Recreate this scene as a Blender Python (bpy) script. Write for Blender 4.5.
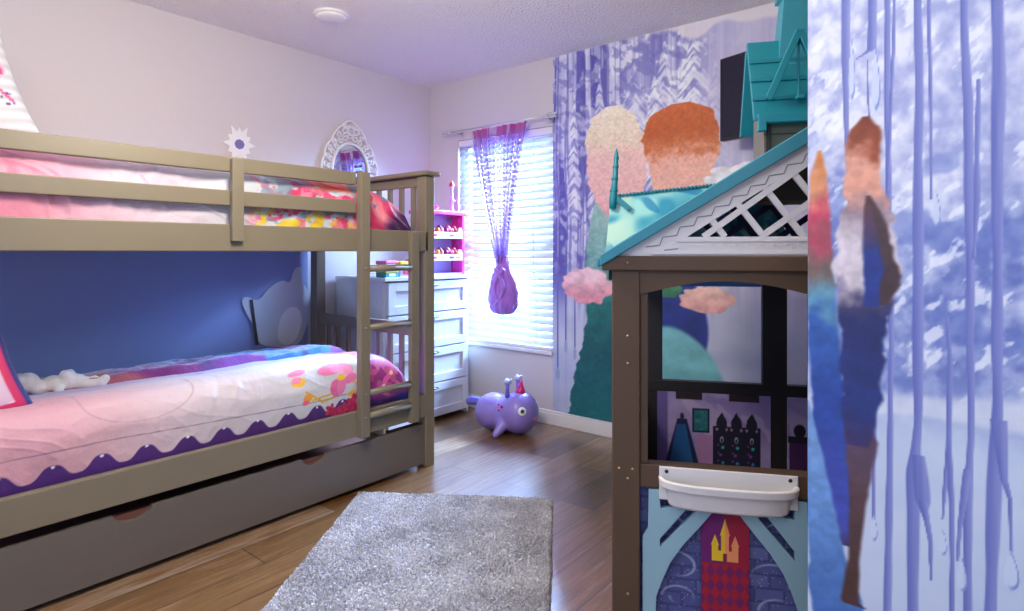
import bpy, bmesh, math, random
import numpy as np
from mathutils import Vector, Matrix

for o in list(bpy.data.objects):
    bpy.data.objects.remove(o)
SC = bpy.context.scene
COL = SC.collection
random.seed(7)

# ------------------------------------------------------------------ camera
EYE = 1.145
FPX, CX, HY = 602.0, 512.0, 252.0          # focal length, centre and horizon in photo pixels (1024 x 611)
YAW = math.radians(39)
cam = bpy.data.cameras.new('camera')
cam.sensor_fit = 'HORIZONTAL'
cam.sensor_width = 36.0
cam.lens = 36.0 * FPX / 1024.0
cam.shift_y = (HY - 305.5) / 1024.0
cam.clip_start = 0.02
cam_o = bpy.data.objects.new('camera', cam)
cam_o.location = (0, 0, EYE)
cam_o.rotation_euler = (math.radians(90), 0, YAW)
COL.objects.link(cam_o)
SC.camera = cam_o

# ------------------------------------------------------------------ view, world, lights
SC.view_settings.view_transform = 'Standard'
SC.view_settings.look = 'None'
SC.view_settings.exposure = 0.0
SC.view_settings.gamma = 1.0
SC.view_settings.use_curve_mapping = False
try:
    SC.cycles.max_bounces = 8
    SC.cycles.diffuse_bounces = 4
    SC.cycles.transparent_max_bounces = 12
    SC.cycles.sample_clamp_indirect = 6.0
    SC.cycles.caustics_reflective = False
    SC.cycles.caustics_refractive = False
except Exception:
    pass
world = bpy.data.worlds.new('sky')
SC.world = world
world.use_nodes = True
bg = world.node_tree.nodes['Background']
bg.inputs[0].default_value = (0.54, 0.67, 1.0, 1)
bg.inputs[1].default_value = 1.05

def area(name, loc, rot, sx, sy, power, color, shape='RECTANGLE'):
    l = bpy.data.lights.new(name, 'AREA')
    l.shape = shape
    l.size = sx
    l.size_y = sy
    l.energy = power
    l.color = color
    o = bpy.data.objects.new(name, l)
    o.location = loc
    o.rotation_euler = rot
    COL.objects.link(o)
    return o

# the room's ceiling lamp (above and left of the camera, out of the frame) and the daylight behind the blinds
def bulb(name, loc, power, color, radius):
    l = bpy.data.lights.new(name, 'POINT')
    l.energy = power; l.color = color; l.shadow_soft_size = radius
    o = bpy.data.objects.new(name, l); o.location = loc
    COL.objects.link(o)
    return o
bulb('ceiling_lamp', (-1.45, 0.95, 1.97), 76, (1.0, 0.90, 0.74), 0.16)
bulb('fill_lamp', (-0.25, -0.45, 2.05), 32, (1.0, 0.93, 0.84), 0.25)  # added fill light behind the camera, brightens the gable and the partition
area('window_daylight', (-2.70, 4.95, 2.65), (math.radians(-51), 0, math.radians(-8)), 2.0, 1.8, 4200, (0.36, 0.58, 1.0))

# ------------------------------------------------------------------ pixel helpers (a photo pixel -> a point on a known plane)
_F = (-math.sin(YAW), math.cos(YAW))
_R = (math.cos(YAW), math.sin(YAW))
def ray(px, py):
    u = (px - CX) / FPX
    return (_F[0] + u * _R[0], _F[1] + u * _R[1], (HY - py) / FPX)
def onX(px, py, X):
    r = ray(px, py); t = X / r[0]
    return Vector((X, r[1] * t, EYE + r[2] * t))
def onY(px, py, Y):
    r = ray(px, py); t = Y / r[1]
    return Vector((r[0] * t, Y, EYE + r[2] * t))
def onZ(px, py, Z):
    r = ray(px, py); t = (Z - EYE) / r[2]
    return Vector((r[0] * t, r[1] * t, Z))

# ------------------------------------------------------------------ colour and materials
def lin(c):
    c = np.asarray(c, dtype=float) / 255.0
    return np.where(c <= 0.04045, c / 12.92, ((c + 0.055) / 1.055) ** 2.4)
def rgba(c):
    return tuple(lin(c)) + (1.0,)

MATS = {}
def mat(name, c, rough=0.6, metal=0.0, noise=0.0, nscale=30.0, bump=0.0, bscale=120.0, trans=0.0, coat=0.0, sheen=0.0):
    if name in MATS:
        return MATS[name]
    m = bpy.data.materials.new(name)
    m.use_nodes = True
    nt = m.node_tree
    b = nt.nodes['Principled BSDF']
    b.inputs['Base Color'].default_value = rgba(c)
    b.inputs['Roughness'].default_value = rough
    b.inputs['Metallic'].default_value = metal
    if trans: b.inputs['Transmission Weight'].default_value = trans
    if coat: b.inputs['Coat Weight'].default_value = coat
    if sheen: b.inputs['Sheen Weight'].default_value = sheen
    if noise or bump:
        tc = nt.nodes.new('ShaderNodeTexCoord')
    if noise:
        n = nt.nodes.new('ShaderNodeTexNoise')
        n.inputs['Scale'].default_value = nscale
        n.inputs['Detail'].default_value = 4
        nt.links.new(tc.outputs['Object'], n.inputs['Vector'])
        mx = nt.nodes.new('ShaderNodeMix'); mx.data_type = 'RGBA'
        a = np.clip(lin(c) * (1 - noise), 0, 1); d = np.clip(lin(c) * (1 + noise), 0, 1)
        mx.inputs['A'].default_value = tuple(a) + (1,)
        mx.inputs['B'].default_value = tuple(d) + (1,)
        nt.links.new(n.outputs['Fac'], mx.inputs['Factor'])
        nt.links.new(mx.outputs['Result'], b.inputs['Base Color'])
    if bump:
        n2 = nt.nodes.new('ShaderNodeTexNoise')
        n2.inputs['Scale'].default_value = bscale
        n2.inputs['Detail'].default_value = 3
        nt.links.new(tc.outputs['Object'], n2.inputs['Vector'])
        bp = nt.nodes.new('ShaderNodeBump')
        bp.inputs['Strength'].default_value = bump
        bp.inputs['Distance'].default_value = 0.02
        nt.links.new(n2.outputs['Fac'], bp.inputs['Height'])
        nt.links.new(bp.outputs['Normal'], b.inputs['Normal'])
    MATS[name] = m
    return m

def print_mat(name, rough=0.6, sheen=0.0, alpha=False, bump=0.0, bscale=60.0, trans=0.0):
    """a printed surface: the print is a procedurally painted colour layer of the mesh"""
    if name in MATS:
        return MATS[name]
    m = bpy.data.materials.new(name)
    m.use_nodes = True
    nt = m.node_tree
    b = nt.nodes['Principled BSDF']
    b.inputs['Roughness'].default_value = rough
    if sheen: b.inputs['Sheen Weight'].default_value = sheen
    a = nt.nodes.new('ShaderNodeVertexColor')
    a.layer_name = 'print'
    nt.links.new(a.outputs['Color'], b.inputs['Base Color'])
    if alpha:
        nt.links.new(a.outputs['Alpha'], b.inputs['Alpha'])
    if trans: b.inputs['Transmission Weight'].default_value = trans
    if bump:
        tc = nt.nodes.new('ShaderNodeTexCoord')
        n2 = nt.nodes.new('ShaderNodeTexNoise')
        n2.inputs['Scale'].default_value = bscale
        nt.links.new(tc.outputs['Object'], n2.inputs['Vector'])
        bp = nt.nodes.new('ShaderNodeBump')
        bp.inputs['Strength'].default_value = bump
        bp.inputs['Distance'].default_value = 0.01
        nt.links.new(n2.outputs['Fac'], bp.inputs['Height'])
        nt.links.new(bp.outputs['Normal'], b.inputs['Normal'])
    MATS[name] = m
    return m

# ------------------------------------------------------------------ mesh helpers
ROOTM = {}
def tag(o, label=None, cat=None, group=None, kind=None):
    if label: o['label'] = label
    if cat: o['category'] = cat
    if group: o['group'] = group
    if kind: o['kind'] = kind
    return o
def thing(name, label, cat, loc=(0, 0, 0), rotz=0.0, group=None, rot=None):
    o = bpy.data.objects.new(name, None)
    COL.objects.link(o)
    o.empty_display_size = 0.05
    o.location = loc
    o.rotation_euler = rot if rot else (0, 0, rotz)
    ROOTM[o.name] = Matrix.Translation(Vector(loc)) @ o.rotation_euler.to_matrix().to_4x4()
    return tag(o, label, cat, group)

class MB:
    def __init__(s):
        s.v = []; s.f = []; s.mi = []; s.sm = []
    def add(s, verts, faces, mi=0, sm=False):
        k = len(s.v)
        s.v += [Vector(p) for p in verts]
        for f in faces:
            s.f.append([i + k for i in f]); s.mi.append(mi); s.sm.append(sm)
        return s
    def box(s, x0, x1, y0, y1, z0, z1, mi=0):
        x0, x1 = min(x0, x1), max(x0, x1); y0, y1 = min(y0, y1), max(y0, y1); z0, z1 = min(z0, z1), max(z0, z1)
        v = [(x0, y0, z0), (x1, y0, z0), (x1, y1, z0), (x0, y1, z0), (x0, y0, z1), (x1, y0, z1), (x1, y1, z1), (x0, y1, z1)]
        return s.add(v, [(3, 2, 1, 0), (4, 5, 6, 7), (0, 1, 5, 4), (1, 2, 6, 5), (2, 3, 7, 6), (3, 0, 4, 7)], mi)
    def obox(s, c, ax, h, mi=0):
        """oriented box: centre, three axes, three half sizes"""
        c = Vector(c); A = [Vector(a).normalized() * q for a, q in zip(ax, h)]
        v = []
        for sz in (-1, 1):
            for sx, sy in ((-1, -1), (1, -1), (1, 1), (-1, 1)):
                v.append(c + A[0] * sx + A[1] * sy + A[2] * sz)
        return s.add(v, [(3, 2, 1, 0), (4, 5, 6, 7), (0, 1, 5, 4), (1, 2, 6, 5), (2, 3, 7, 6), (3, 0, 4, 7)], mi)
    def bar(s, p, q, w, t, n, mi=0):
        """a flat bar from p to q: width w, thickness t along n"""
        p = Vector(p); q = Vector(q); d = (q - p); n = Vector(n).normalized()
        side = n.cross(d).normalized()
        return s.obox((p + q) / 2, (d, side, n), (d.length / 2, w / 2, t / 2), mi)
    def prism(s, poly, mapf, a, b, mi=0):
        """extrude a 2D outline: mapf(u, v, depth) -> point"""
        n = len(poly)
        v = [mapf(u, w, a) for u, w in poly] + [mapf(u, w, b) for u, w in poly]
        f = [tuple(range(n)), tuple(range(2 * n - 1, n - 1, -1))]
        for i in range(n):
            j = (i + 1) % n
            f.append((i, i + n, j + n, j))
        return s.add(v, f, mi)
    def tube(s, pts, r, n=10, mi=0, cap=True):
        pts = [Vector(p) for p in pts]
        rr = r if isinstance(r, (list, tuple)) else [r] * len(pts)
        v = []; up = None
        for i, p in enumerate(pts):
            d = (pts[min(i + 1, len(pts) - 1)] - pts[max(i - 1, 0)]).normalized()
            if up is None:
                up = Vector((0, 0, 1)) if abs(d.z) < 0.9 else Vector((1, 0, 0))
            a = d.cross(up)
            a = a.normalized() if a.length > 1e-6 else Vector((1, 0, 0))
            bb = a.cross(d).normalized(); up = bb
            for k in range(n):
                t = 2 * math.pi * k / n
                v.append(p + (a * math.cos(t) + bb * math.sin(t)) * rr[i])
        f = []
        for i in range(len(pts) - 1):
            for k in range(n):
                k2 = (k + 1) % n
                f.append((i * n + k, i * n + k2, (i + 1) * n + k2, (i + 1) * n + k))
        s.add(v, f, mi, True)
        if cap:
            k0 = len(s.v) - len(v)
            s.f.append([k0 + k for k in range(n - 1, -1, -1)]); s.mi.append(mi); s.sm.append(False)
            s.f.append([k0 + (len(pts) - 1) * n + k for k in range(n)]); s.mi.append(mi); s.sm.append(False)
        return s
    def lathe(s, prof, c=(0, 0, 0), n=24, axis=(0, 0, 1), mi=0, fr=None):
        c = Vector(c); ax = Vector(axis).normalized()
        a = ax.cross(Vector((0, 1, 0)) if abs(ax.y) < 0.9 else Vector((1, 0, 0))).normalized()
        b = ax.cross(a).normalized()
        v = []
        for i, (r, z) in enumerate(prof):
            for k in range(n):
                t = 2 * math.pi * k / n
                q = r * (fr(t, z, i / max(1, len(prof) - 1)) if fr else 1.0)
                v.append(c + a * (q * math.cos(t)) + b * (q * math.sin(t)) + ax * z)
        f = []
        for i in range(len(prof) - 1):
            for k in range(n):
                k2 = (k + 1) % n
                f.append((i * n + k, i * n + k2, (i + 1) * n + k2, (i + 1) * n + k))
        s.add(v, f, mi, True)
        k0 = len(s.v) - len(v)
        if prof[0][0] > 1e-4:
            s.f.append([k0 + k for k in range(n - 1, -1, -1)]); s.mi.append(mi); s.sm.append(False)
        if prof[-1][0] > 1e-4:
            s.f.append([k0 + (len(prof) - 1) * n + k for k in range(n)]); s.mi.append(mi); s.sm.append(False)
        return s
    def ball(s, c, r, n=16, m=10, mi=0, axes=None):
        c = Vector(c)
        rx, ry, rz = (r, r, r) if isinstance(r, (int, float)) else r
        A = axes or ((1, 0, 0), (0, 1, 0), (0, 0, 1))
        A = [Vector(q).normalized() for q in A]
        v = [c - A[2] * rz]
        for i in range(1, m):
            ph = -math.pi / 2 + math.pi * i / m
            for k in range(n):
                t = 2 * math.pi * k / n
                v.append(c + A[0] * (rx * math.cos(ph) * math.cos(t)) + A[1] * (ry * math.cos(ph) * math.sin(t)) + A[2] * (rz * math.sin(ph)))
        v.append(c + A[2] * rz)
        f = [(0, 1 + (k + 1) % n, 1 + k) for k in range(n)]
        for i in range(m - 2):
            for k in range(n):
                k2 = (k + 1) % n
                f.append((1 + i * n + k, 1 + i * n + k2, 1 + (i + 1) * n + k2, 1 + (i + 1) * n + k))
        top = len(v) - 1; b0 = 1 + (m - 2) * n
        f += [(b0 + k, b0 + (k + 1) % n, top) for k in range(n)]
        return s.add(v, f, mi, True)
    def build(s, name, mats, parent=None, bevel=0.0, smooth=False, world=True):
        me = bpy.data.meshes.new(name)
        vs = s.v
        if parent is not None and world:
            r = parent
            while r.parent: r = r.parent
            inv = ROOTM[r.name].inverted() if r.name in ROOTM else None
            if inv is not None:
                vs = [inv @ p for p in vs]
        me.from_pydata([tuple(p) for p in vs], [], s.f)
        mats = mats if isinstance(mats, (list, tuple)) else [mats]
        for m in mats: me.materials.append(m)
        for p, mi, sm in zip(me.polygons, s.mi, s.sm):
            p.material_index = mi; p.use_smooth = sm or smooth
        bm = bmesh.new(); bm.from_mesh(me)
        bmesh.ops.recalc_face_normals(bm, faces=bm.faces)
        bm.to_mesh(me); bm.free()
        o = bpy.data.objects.new(name, me)
        COL.objects.link(o)
        if parent is not None: o.parent = parent
        if bevel:
            b = o.modifiers.new('bevel', 'BEVEL'); b.width = bevel; b.segments = 2; b.limit_method = 'ANGLE'; b.angle_limit = math.radians(40)
        return o

def paint_grid(name, P, C, m, parent=None, close_back=None, smooth=True, world=True, thick=0.0):
    """a sheet from an (nv, nu, 3) array of points with an (nv, nu, 3|4) array of sRGB 0..255 print colours"""
    nv, nu = P.shape[:2]
    if parent is not None and world:
        r = parent
        while r.parent: r = r.parent
        if r.name in ROOTM:
            inv = np.array(ROOTM[r.name].inverted())
            P = P @ inv[:3, :3].T + inv[:3, 3]
    idx = np.arange(nv * nu).reshape(nv, nu)
    q = np.stack([idx[:-1, :-1], idx[:-1, 1:], idx[1:, 1:], idx[1:, :-1]], -1).reshape(-1, 4)
    me = bpy.data.meshes.new(name)
    me.vertices.add(nv * nu)
    me.vertices.foreach_set('co', P.reshape(-1).astype(np.float32))
    me.loops.add(q.size)
    me.loops.foreach_set('vertex_index', q.reshape(-1).astype(np.int32))
    me.polygons.add(len(q))
    me.polygons.foreach_set('loop_start', (np.arange(len(q)) * 4).astype(np.int32))
    me.polygons.foreach_set('use_smooth', np.full(len(q), smooth))
    me.update(calc_edges=True)
    ca = me.color_attributes.new('print', 'FLOAT_COLOR', 'POINT')
    C = np.asarray(C, dtype=float).reshape(nv * nu, -1)
    out = np.ones((nv * nu, 4), dtype=np.float32)
    out[:, :3] = lin(np.clip(C[:, :3], 0, 255))
    if C.shape[1] == 4: out[:, 3] = C[:, 3]
    ca.data.foreach_set('color', out.reshape(-1))
    me.materials.append(m)
    o = bpy.data.objects.new(name, me)
    COL.objects.link(o)
    if parent is not None: o.parent = parent
    if thick:
        sd = o.modifiers.new('thickness', 'SOLIDIFY'); sd.thickness = thick; sd.offset = -1
    return o

# ------------------------------------------------------------------ numpy paint tools
def _h(ix, iy, seed):
    n = (ix.astype(np.int64) * 374761393 + iy.astype(np.int64) * 668265263 + seed * 1274126177) & 0x7fffffff
    n = ((n ^ (n >> 13)) * 1103515245 + 12345) & 0x7fffffff
    n = (n ^ (n >> 16)) & 0xffff
    return n / 65535.0
def vn(x, y, seed=0):
    ix = np.floor(x); iy = np.floor(y); fx = x - ix; fy = y - iy
    fx = fx * fx * (3 - 2 * fx); fy = fy * fy * (3 - 2 * fy)
    a = _h(ix, iy, seed); b = _h(ix + 1, iy, seed); c = _h(ix, iy + 1, seed); d = _h(ix + 1, iy + 1, seed)
    return (a * (1 - fx) + b * fx) * (1 - fy) + (c * (1 - fx) + d * fx) * fy
def fbm(x, y, seed=0, oct=4):
    s = 0; a = 0.5; t = 0
    for i in range(oct):
        s = s + a * vn(x * 2 ** i, y * 2 ** i, seed + 17 * i); t += a; a *= 0.5
    return s / t
def sst(a, b, x):
    t = np.clip((x - a) / (b - a), 0, 1)
    return t * t * (3 - 2 * t)
def mixc(C, col, m):
    col = np.asarray(col, dtype=float)
    return C * (1 - m[..., None]) + col * m[..., None]
def two(c1, c2, t):
    return np.asarray(c1, float) * (1 - t[..., None]) + np.asarray(c2, float) * t[..., None]

# ================================================================== ROOM SHELL
XL, YW, ZC = -3.49, 3.28, 2.44
wall_m = mat('wall_paint', (210, 203, 204), 0.75, bump=0.06, bscale=160)
white_trim = mat('white_trim', (232, 230, 232), 0.45)

def floor_mat():
    m = bpy.data.materials.new('wood_plank_floor'); m.use_nodes = True
    nt = m.node_tree; b = nt.nodes['Principled BSDF']
    tc = nt.nodes.new('ShaderNodeTexCoord')
    mp = nt.nodes.new('ShaderNodeMapping'); mp.inputs['Rotation'].default_value = (0, 0, math.radians(90))
    nt.links.new(tc.outputs['Object'], mp.inputs['Vector'])
    br = nt.nodes.new('ShaderNodeTexBrick')
    br.inputs['Scale'].default_value = 1.0
    br.inputs['Brick Width'].default_value = 1.15
    br.inputs['Row Height'].default_value = 0.175
    br.inputs['Mortar Size'].default_value = 0.0022
    br.inputs['Mortar Smooth'].default_value = 0.2
    br.inputs['Bias'].default_value = -0.1
    br.offset = 0.37
    br.inputs['Color1'].default_value = (0, 0, 0, 1)
    br.inputs['Color2'].default_value = (1, 1, 1, 1)
    br.inputs['Mortar'].default_value = (0.5, 0.5, 0.5, 1)
    nt.links.new(mp.outputs['Vector'], br.inputs['Vector'])
    mp2 = nt.nodes.new('ShaderNodeMapping'); mp2.inputs['Scale'].default_value = (22, 1.5, 1)
    nt.links.new(tc.outputs['Object'], mp2.inputs['Vector'])
    gr = nt.nodes.new('ShaderNodeTexNoise'); gr.inputs['Scale'].default_value = 2.2; gr.inputs['Detail'].default_value = 8; gr.inputs['Roughness'].default_value = 0.72; gr.inputs['Distortion'].default_value = 0.6
    nt.links.new(mp2.outputs['Vector'], gr.inputs['Vector'])
    add = nt.nodes.new('ShaderNodeMath'); add.operation = 'MULTIPLY_ADD'; add.inputs[1].default_value = 0.78
    nt.links.new(gr.outputs['Fac'], add.inputs[0])
    mul = nt.nodes.new('ShaderNodeMath'); mul.operation = 'MULTIPLY'; mul.inputs[1].default_value = 0.36
    nt.links.new(br.outputs['Color'], mul.inputs[0])
    nt.links.new(mul.outputs[0], add.inputs[2])
    cr = nt.nodes.new('ShaderNodeValToRGB')
    e = cr.color_ramp.elements
    e[0].position = 0.18; e[0].color = rgba((44, 30, 22))
    e[1].position = 0.86; e[1].color = rgba((172, 152, 134))
    x = e.new(0.42); x.color = rgba((90, 58, 26))
    x = e.new(0.62); x.color = rgba((128, 90, 50))
    nt.links.new(add.outputs[0], cr.inputs['Fac'])
    mx = nt.nodes.new('ShaderNodeMix'); mx.data_type = 'RGBA'
    mx.inputs['B'].default_value = rgba((40, 28, 22))
    nt.links.new(br.outputs['Fac'], mx.inputs['Factor'])
    nt.links.new(cr.outputs['Color'], mx.inputs['A'])
    nt.links.new(mx.outputs['Result'], b.inputs['Base Color'])
    b.inputs['Roughness'].default_value = 0.30
    b.inputs['Specular IOR Level'].default_value = 0.85
    b.inputs['Coat Weight'].default_value = 0.7
    b.inputs['Coat IOR'].default_value = 1.75
    b.inputs['Coat Roughness'].default_value = 0.24
    bp = nt.nodes.new('ShaderNodeBump'); bp.inputs['Strength'].default_value = 0.12; bp.inputs['Distance'].default_value = 0.01
    nt.links.new(gr.outputs['Fac'], bp.inputs['Height'])
    nt.links.new(bp.outputs['Normal'], b.inputs['Normal'])
    return m

def struct(name, mb, m, bevel=0.0):
    return tag(mb.build(name, m, bevel=bevel), kind='structure')

XR, YB, YP = 1.45, -0.7, 1.25         # right side of the room, open end behind the camera, front of the papered partition
struct('floor', MB().box(XL - 0.1, XR + 0.1, YB, YW + 0.1, -0.06, 0), floor_mat())
ceil_m = mat('stippled_ceiling', (242, 238, 238), 0.9, bump=1.0, bscale=70)
struct('ceiling', MB().box(XL - 0.1, XR + 0.1, YB, YW + 0.1, ZC, ZC + 0.06), ceil_m)
struct('wall_left', MB().box(XL - 0.1, XL, YB, YW + 0.1, 0, ZC), wall_m)
WX0, WX1, WZ0, WZ1 = -3.18, -2.30, 0.485, 1.985
w = MB()
w.box(XL, WX0, YW, YW + 0.12, 0, ZC); w.box(WX1, XR, YW, YW + 0.12, 0, ZC)
w.box(WX0, WX1, YW, YW + 0.12, 0, WZ0); w.box(WX0, WX1, YW, YW + 0.12, WZ1, ZC)
struct('wall_window', w, wall_m)
struct('wall_right', MB().box(XR, XR + 0.1, YP, YW, 0, ZC), wall_m)
PX0 = -0.284
struct('wall_partition', MB().box(PX0, XR, YP, YP + 0.11, 0, ZC), wall_m)
# baseboards
bb = MB(); bb.box(XL + 0.018, XR, YW - 0.018, YW, 0, 0.075); bb.box(XL + 0.018, XR, YW - 0.012, YW, 0.075, 0.092)
struct('baseboard_window', bb, white_trim, 0.003)
bb = MB(); bb.box(XL, XL + 0.018, YB, YW, 0, 0.075); bb.box(XL, XL + 0.012, YB, YW, 0.075, 0.092)
struct('baseboard_left', bb, white_trim, 0.003)

struct('trim_1', MB().box(XL, XL + 0.004, YB, 2.20, 0.10, 1.19), mat('blue_panel', (138, 150, 196), 0.7, bump=0.06, bscale=160))  # thin blue panel over the wall behind the lower bunk

# window: frame, panes, sill
wf = MB()
for a in ((WX0, WX0 + 0.04), (WX1 - 0.04, WX1), ):
    wf.box(a[0], a[1], YW + 0.075, YW + 0.115, WZ0, WZ1)
for a in ((WZ0, WZ0 + 0.045), (WZ1 - 0.045, WZ1), (1.215, 1.255)):
    wf.box(WX0 + 0.04, WX1 - 0.04, YW + 0.075, YW + 0.115, a[0], a[1])
win = struct('window_1', wf, white_trim, 0.002)
glass = bpy.data.materials.new('window_glass'); glass.use_nodes = True
gnt = glass.node_tree
gtr = gnt.nodes.new('ShaderNodeBsdfTransparent'); ggl = gnt.nodes.new('ShaderNodeBsdfGlossy'); ggl.inputs['Roughness'].default_value = 0.02
gfr = gnt.nodes.new('ShaderNodeFresnel'); gfr.inputs['IOR'].default_value = 1.35; gmx = gnt.nodes.new('ShaderNodeMixShader')
gnt.links.new(gfr.outputs[0], gmx.inputs[0]); gnt.links.new(gtr.outputs[0], gmx.inputs[1]); gnt.links.new(ggl.outputs[0], gmx.inputs[2])
gnt.links.new(gmx.outputs[0], gnt.nodes['Material Output'].inputs['Surface'])
p = MB().box(WX0 + 0.04, WX1 - 0.04, YW + 0.092, YW + 0.096, WZ0 + 0.045, 1.215).box(WX0 + 0.04, WX1 - 0.04, YW + 0.092, YW + 0.096, 1.255, WZ1 - 0.045).build('pane', glass, win)
MB().box(WX0 - 0.02, WX1 + 0.005, YW - 0.03, YW + 0.075, WZ0 - 0.022, WZ0).build('sill', white_trim, win, bevel=0.004)

# ================================================================== MURALS (print on a real panel; generic winter forest)
mural_m = print_mat('mural_print', 0.62)

def crown(C, X, Z, c, r, cols, seed, lob=0.16, ls=9.0, tex=26.0, soft=0.05):
    """a painted tree crown or bush: lobed outline, dappled with two colours that change from top to bottom"""
    dx = (X - c[0]) / r[0]; dz = (Z - c[1]) / r[1]
    ang = np.arctan2(dz, dx)
    rad = np.sqrt(dx * dx + dz * dz)
    edge = 1 + lob * (vn(np.cos(ang) * ls * 0.5 + 9, np.sin(ang) * ls * 0.5 + 9, seed) - 0.5) * 2
    m = 1 - sst(edge - soft, edge + soft, rad)
    t = sst(-0.9, 0.7, dz)
    k = fbm(X * tex, Z * tex * 1.2, seed + 3)
    col = two(cols[0], cols[1], t) * (0.82 + 0.36 * k)[..., None]
    return C * (1 - m[..., None]) + col * m[..., None]

def tall(C, X, Z, prof, cols, seed, lob=0.30, tex=30.0, es=26.0):
    """a painted tall tree or bush: prof = (x, z, half width) down its height, cols = (z, colour) down its height, leafy lobed edge"""
    pr = sorted(prof, key=lambda q: q[1]); zs = [q[1] for q in pr]
    cx = np.interp(Z, zs, [q[0] for q in pr]); hw = np.interp(Z, zs, [q[2] for q in pr])
    hw = hw * (1 + lob * 2 * (fbm(X * es * 0.4 + seed, Z * es, seed, 3) - 0.5))
    m = (1 - sst(-0.004, 0.005, np.abs(X - cx) - hw)) * (Z > zs[0]) * (Z < zs[-1])
    cl = sorted(cols, key=lambda q: q[0]); cz = [q[0] for q in cl]
    sp = abs(zs[-1] - zs[0])
    zw = Z + sp * 0.10 * (fbm(X * tex * 0.5, Z * tex * 0.5, seed + 4) - 0.5) * 2
    col = np.stack([np.interp(zw, cz, [q[1][k] for q in cl]) for k in range(3)], -1)
    k = fbm(X * tex, Z * tex * 1.3, seed + 3)
    dab = sst(0.45, 0.60, vn(X * tex * 2.2, Z * tex * 2.6, seed + 7))
    col = col * (0.88 + 0.20 * k + 0.05 * dab)[..., None]
    return C * (1 - m[..., None]) + col * m[..., None]

def fir(C, X, Z, tip, base, hw, cols, seed, tiers=6, tex=30.0):
    """a painted fir: a stepped triangle from tip (x, z) down to base z"""
    h = tip[1] - base
    t = (tip[1] - Z) / h
    saw = (t * tiers) % 1.0
    w = hw * (np.clip(t, 0, 1) ** 0.8) * (0.80 + 0.20 * saw) + 0.012 * (vn(Z * 60, X * 8, seed) - 0.5)
    d = np.abs(X - tip[0])
    m = (1 - sst(-0.004, 0.006, d - w)) * sst(-0.001, 0.003, t) * (1 - sst(1.0, 1.01, t))
    k = fbm(X * tex * 0.8, Z * tex * 1.5, seed + 5)
    col = two(cols[0], cols[1], np.clip(k * 1.3 - 0.15 + 0.10 * saw, 0, 1))
    return C * (1 - m[..., None]) + col * m[..., None]

def wb(px, py):
    q = onY(px, py, YW); return (q.x, q.z)

# ---- window-wall mural
mx0, mx1, mz0, mz1 = -2.304, XR - 0.005, 0.093, ZC - 0.004
X, Z = np.meshgrid(np.linspace(mx0, mx1, 640), np.linspace(mz0, mz1, 430))
warp = 0.03 * (vn(X * 3, Z * 2.2, 5) - 0.5)
st = vn((X + warp) * 30, Z * 1.7, 1); st2 = vn((X + warp) * 75, Z * 3.0, 2)
C = two((158, 158, 212), (222, 224, 240), np.clip(0.65 * st + 0.45 * st2, 0, 1))
left = 1 - sst(-2.02, -1.62, X)
tr = sst(0.54, 0.70, vn((X + warp) * 21, Z * 0.55 + 3, 11))
C = mixc(C, (92, 88, 176), tr * (0.35 + 0.55 * left))
tr2 = sst(0.60, 0.72, vn((X + warp) * 46, Z * 0.9, 12))
C = mixc(C, (78, 74, 164), tr2 * (0.25 + 0.6 * left))
fe = fbm(X * 10 + 2 * vn(X * 6, Z * 6, 8), Z * 11 - X * 5, 21) * 0.6 + 0.4 * fbm(X * 26, Z * 30 + X * 14, 31)
fm = sst(0.47, 0.57, fe) * sst(0.9, 1.2, Z) * (1 - 0.45 * left) * (1 - 0.65 * sst(-1.35, -1.15, X))
C = mixc(C, (238, 240, 248), fm)
fm2 = sst(0.52, 0.62, fbm(X * 24 + 7, Z * 26 + X * 12, 41)) * sst(0.9, 1.2, Z) * (1 - sst(-1.4, -1.2, X))
C = mixc(C, (116, 114, 188), fm2 * 0.6)
fine = sst(0.62, 0.72, vn((X + warp) * 95, Z * 1.3, 14)) * sst(0.9, 1.1, Z)
C = mixc(C, (96, 92, 172), fine * (0.25 + 0.35 * left))
def snowfir(C, x0, zt_, zb_, hw, seed):
    dx = np.abs(X - x0 + 0.012 * (vn(Z * 9, Z * 0, seed) - 0.5)); t = (zt_ - Z) / (zt_ - zb_)
    w_ = hw * np.clip(t, 0, 1) ** 0.8 * (0.75 + 0.5 * vn(Z * 22, np.sign(X - x0) * 3 + 5, seed + 1))
    m = (1 - sst(0.75, 1.05, dx / np.maximum(w_, 1e-3))) * (t > 0) * (1 - sst(0.85, 1.0, t))
    q_ = vn((Z + dx * 1.1) * 58, X * 17 + 3 * vn(X * 8, Z * 9, seed + 6), seed + 2)
    col = two((140, 140, 202), (246, 247, 252), sst(0.30, 0.62, 0.62 * q_ + 0.38 * fbm(X * 44, Z * 44, seed + 3)))
    return C * (1 - 0.75 * m[..., None]) + col * (0.75 * m[..., None])
for (px, y0, y1, hw, sd_) in ((600, 66, 250, 0.10, 1), (634, 62, 190, 0.17, 2), (664, 40, 170, 0.15, 3), (694, 34, 180, 0.20, 4), (655, 75, 200, 0.16, 5), (716, 60, 190, 0.12, 6), (574, 90, 230, 0.07, 7)):
    C = snowfir(C, wb(px, y0)[0], wb(px, y0)[1], wb(px, y1)[1], hw, 900 + 10 * sd_)
fall = sst(-1.34, -1.18, X)
fcol = two((176, 172, 214), (226, 222, 238), fbm((X + warp) * 16, Z * 1.6, 51))
C = C * (1 - 0.8 * fall[..., None]) + fcol * (0.8 * fall[..., None])
ledge = sst(0, 0.03, Z - (2.365 + 0.05 * (vn(X * 6, X * 0, 61) - 0.5) * 2 + 0.02 * vn(X * 22, Z * 4, 62))) * sst(-1.75, -1.45, X)
C = mixc(C, (232, 226, 232), ledge * 0.9)
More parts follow.
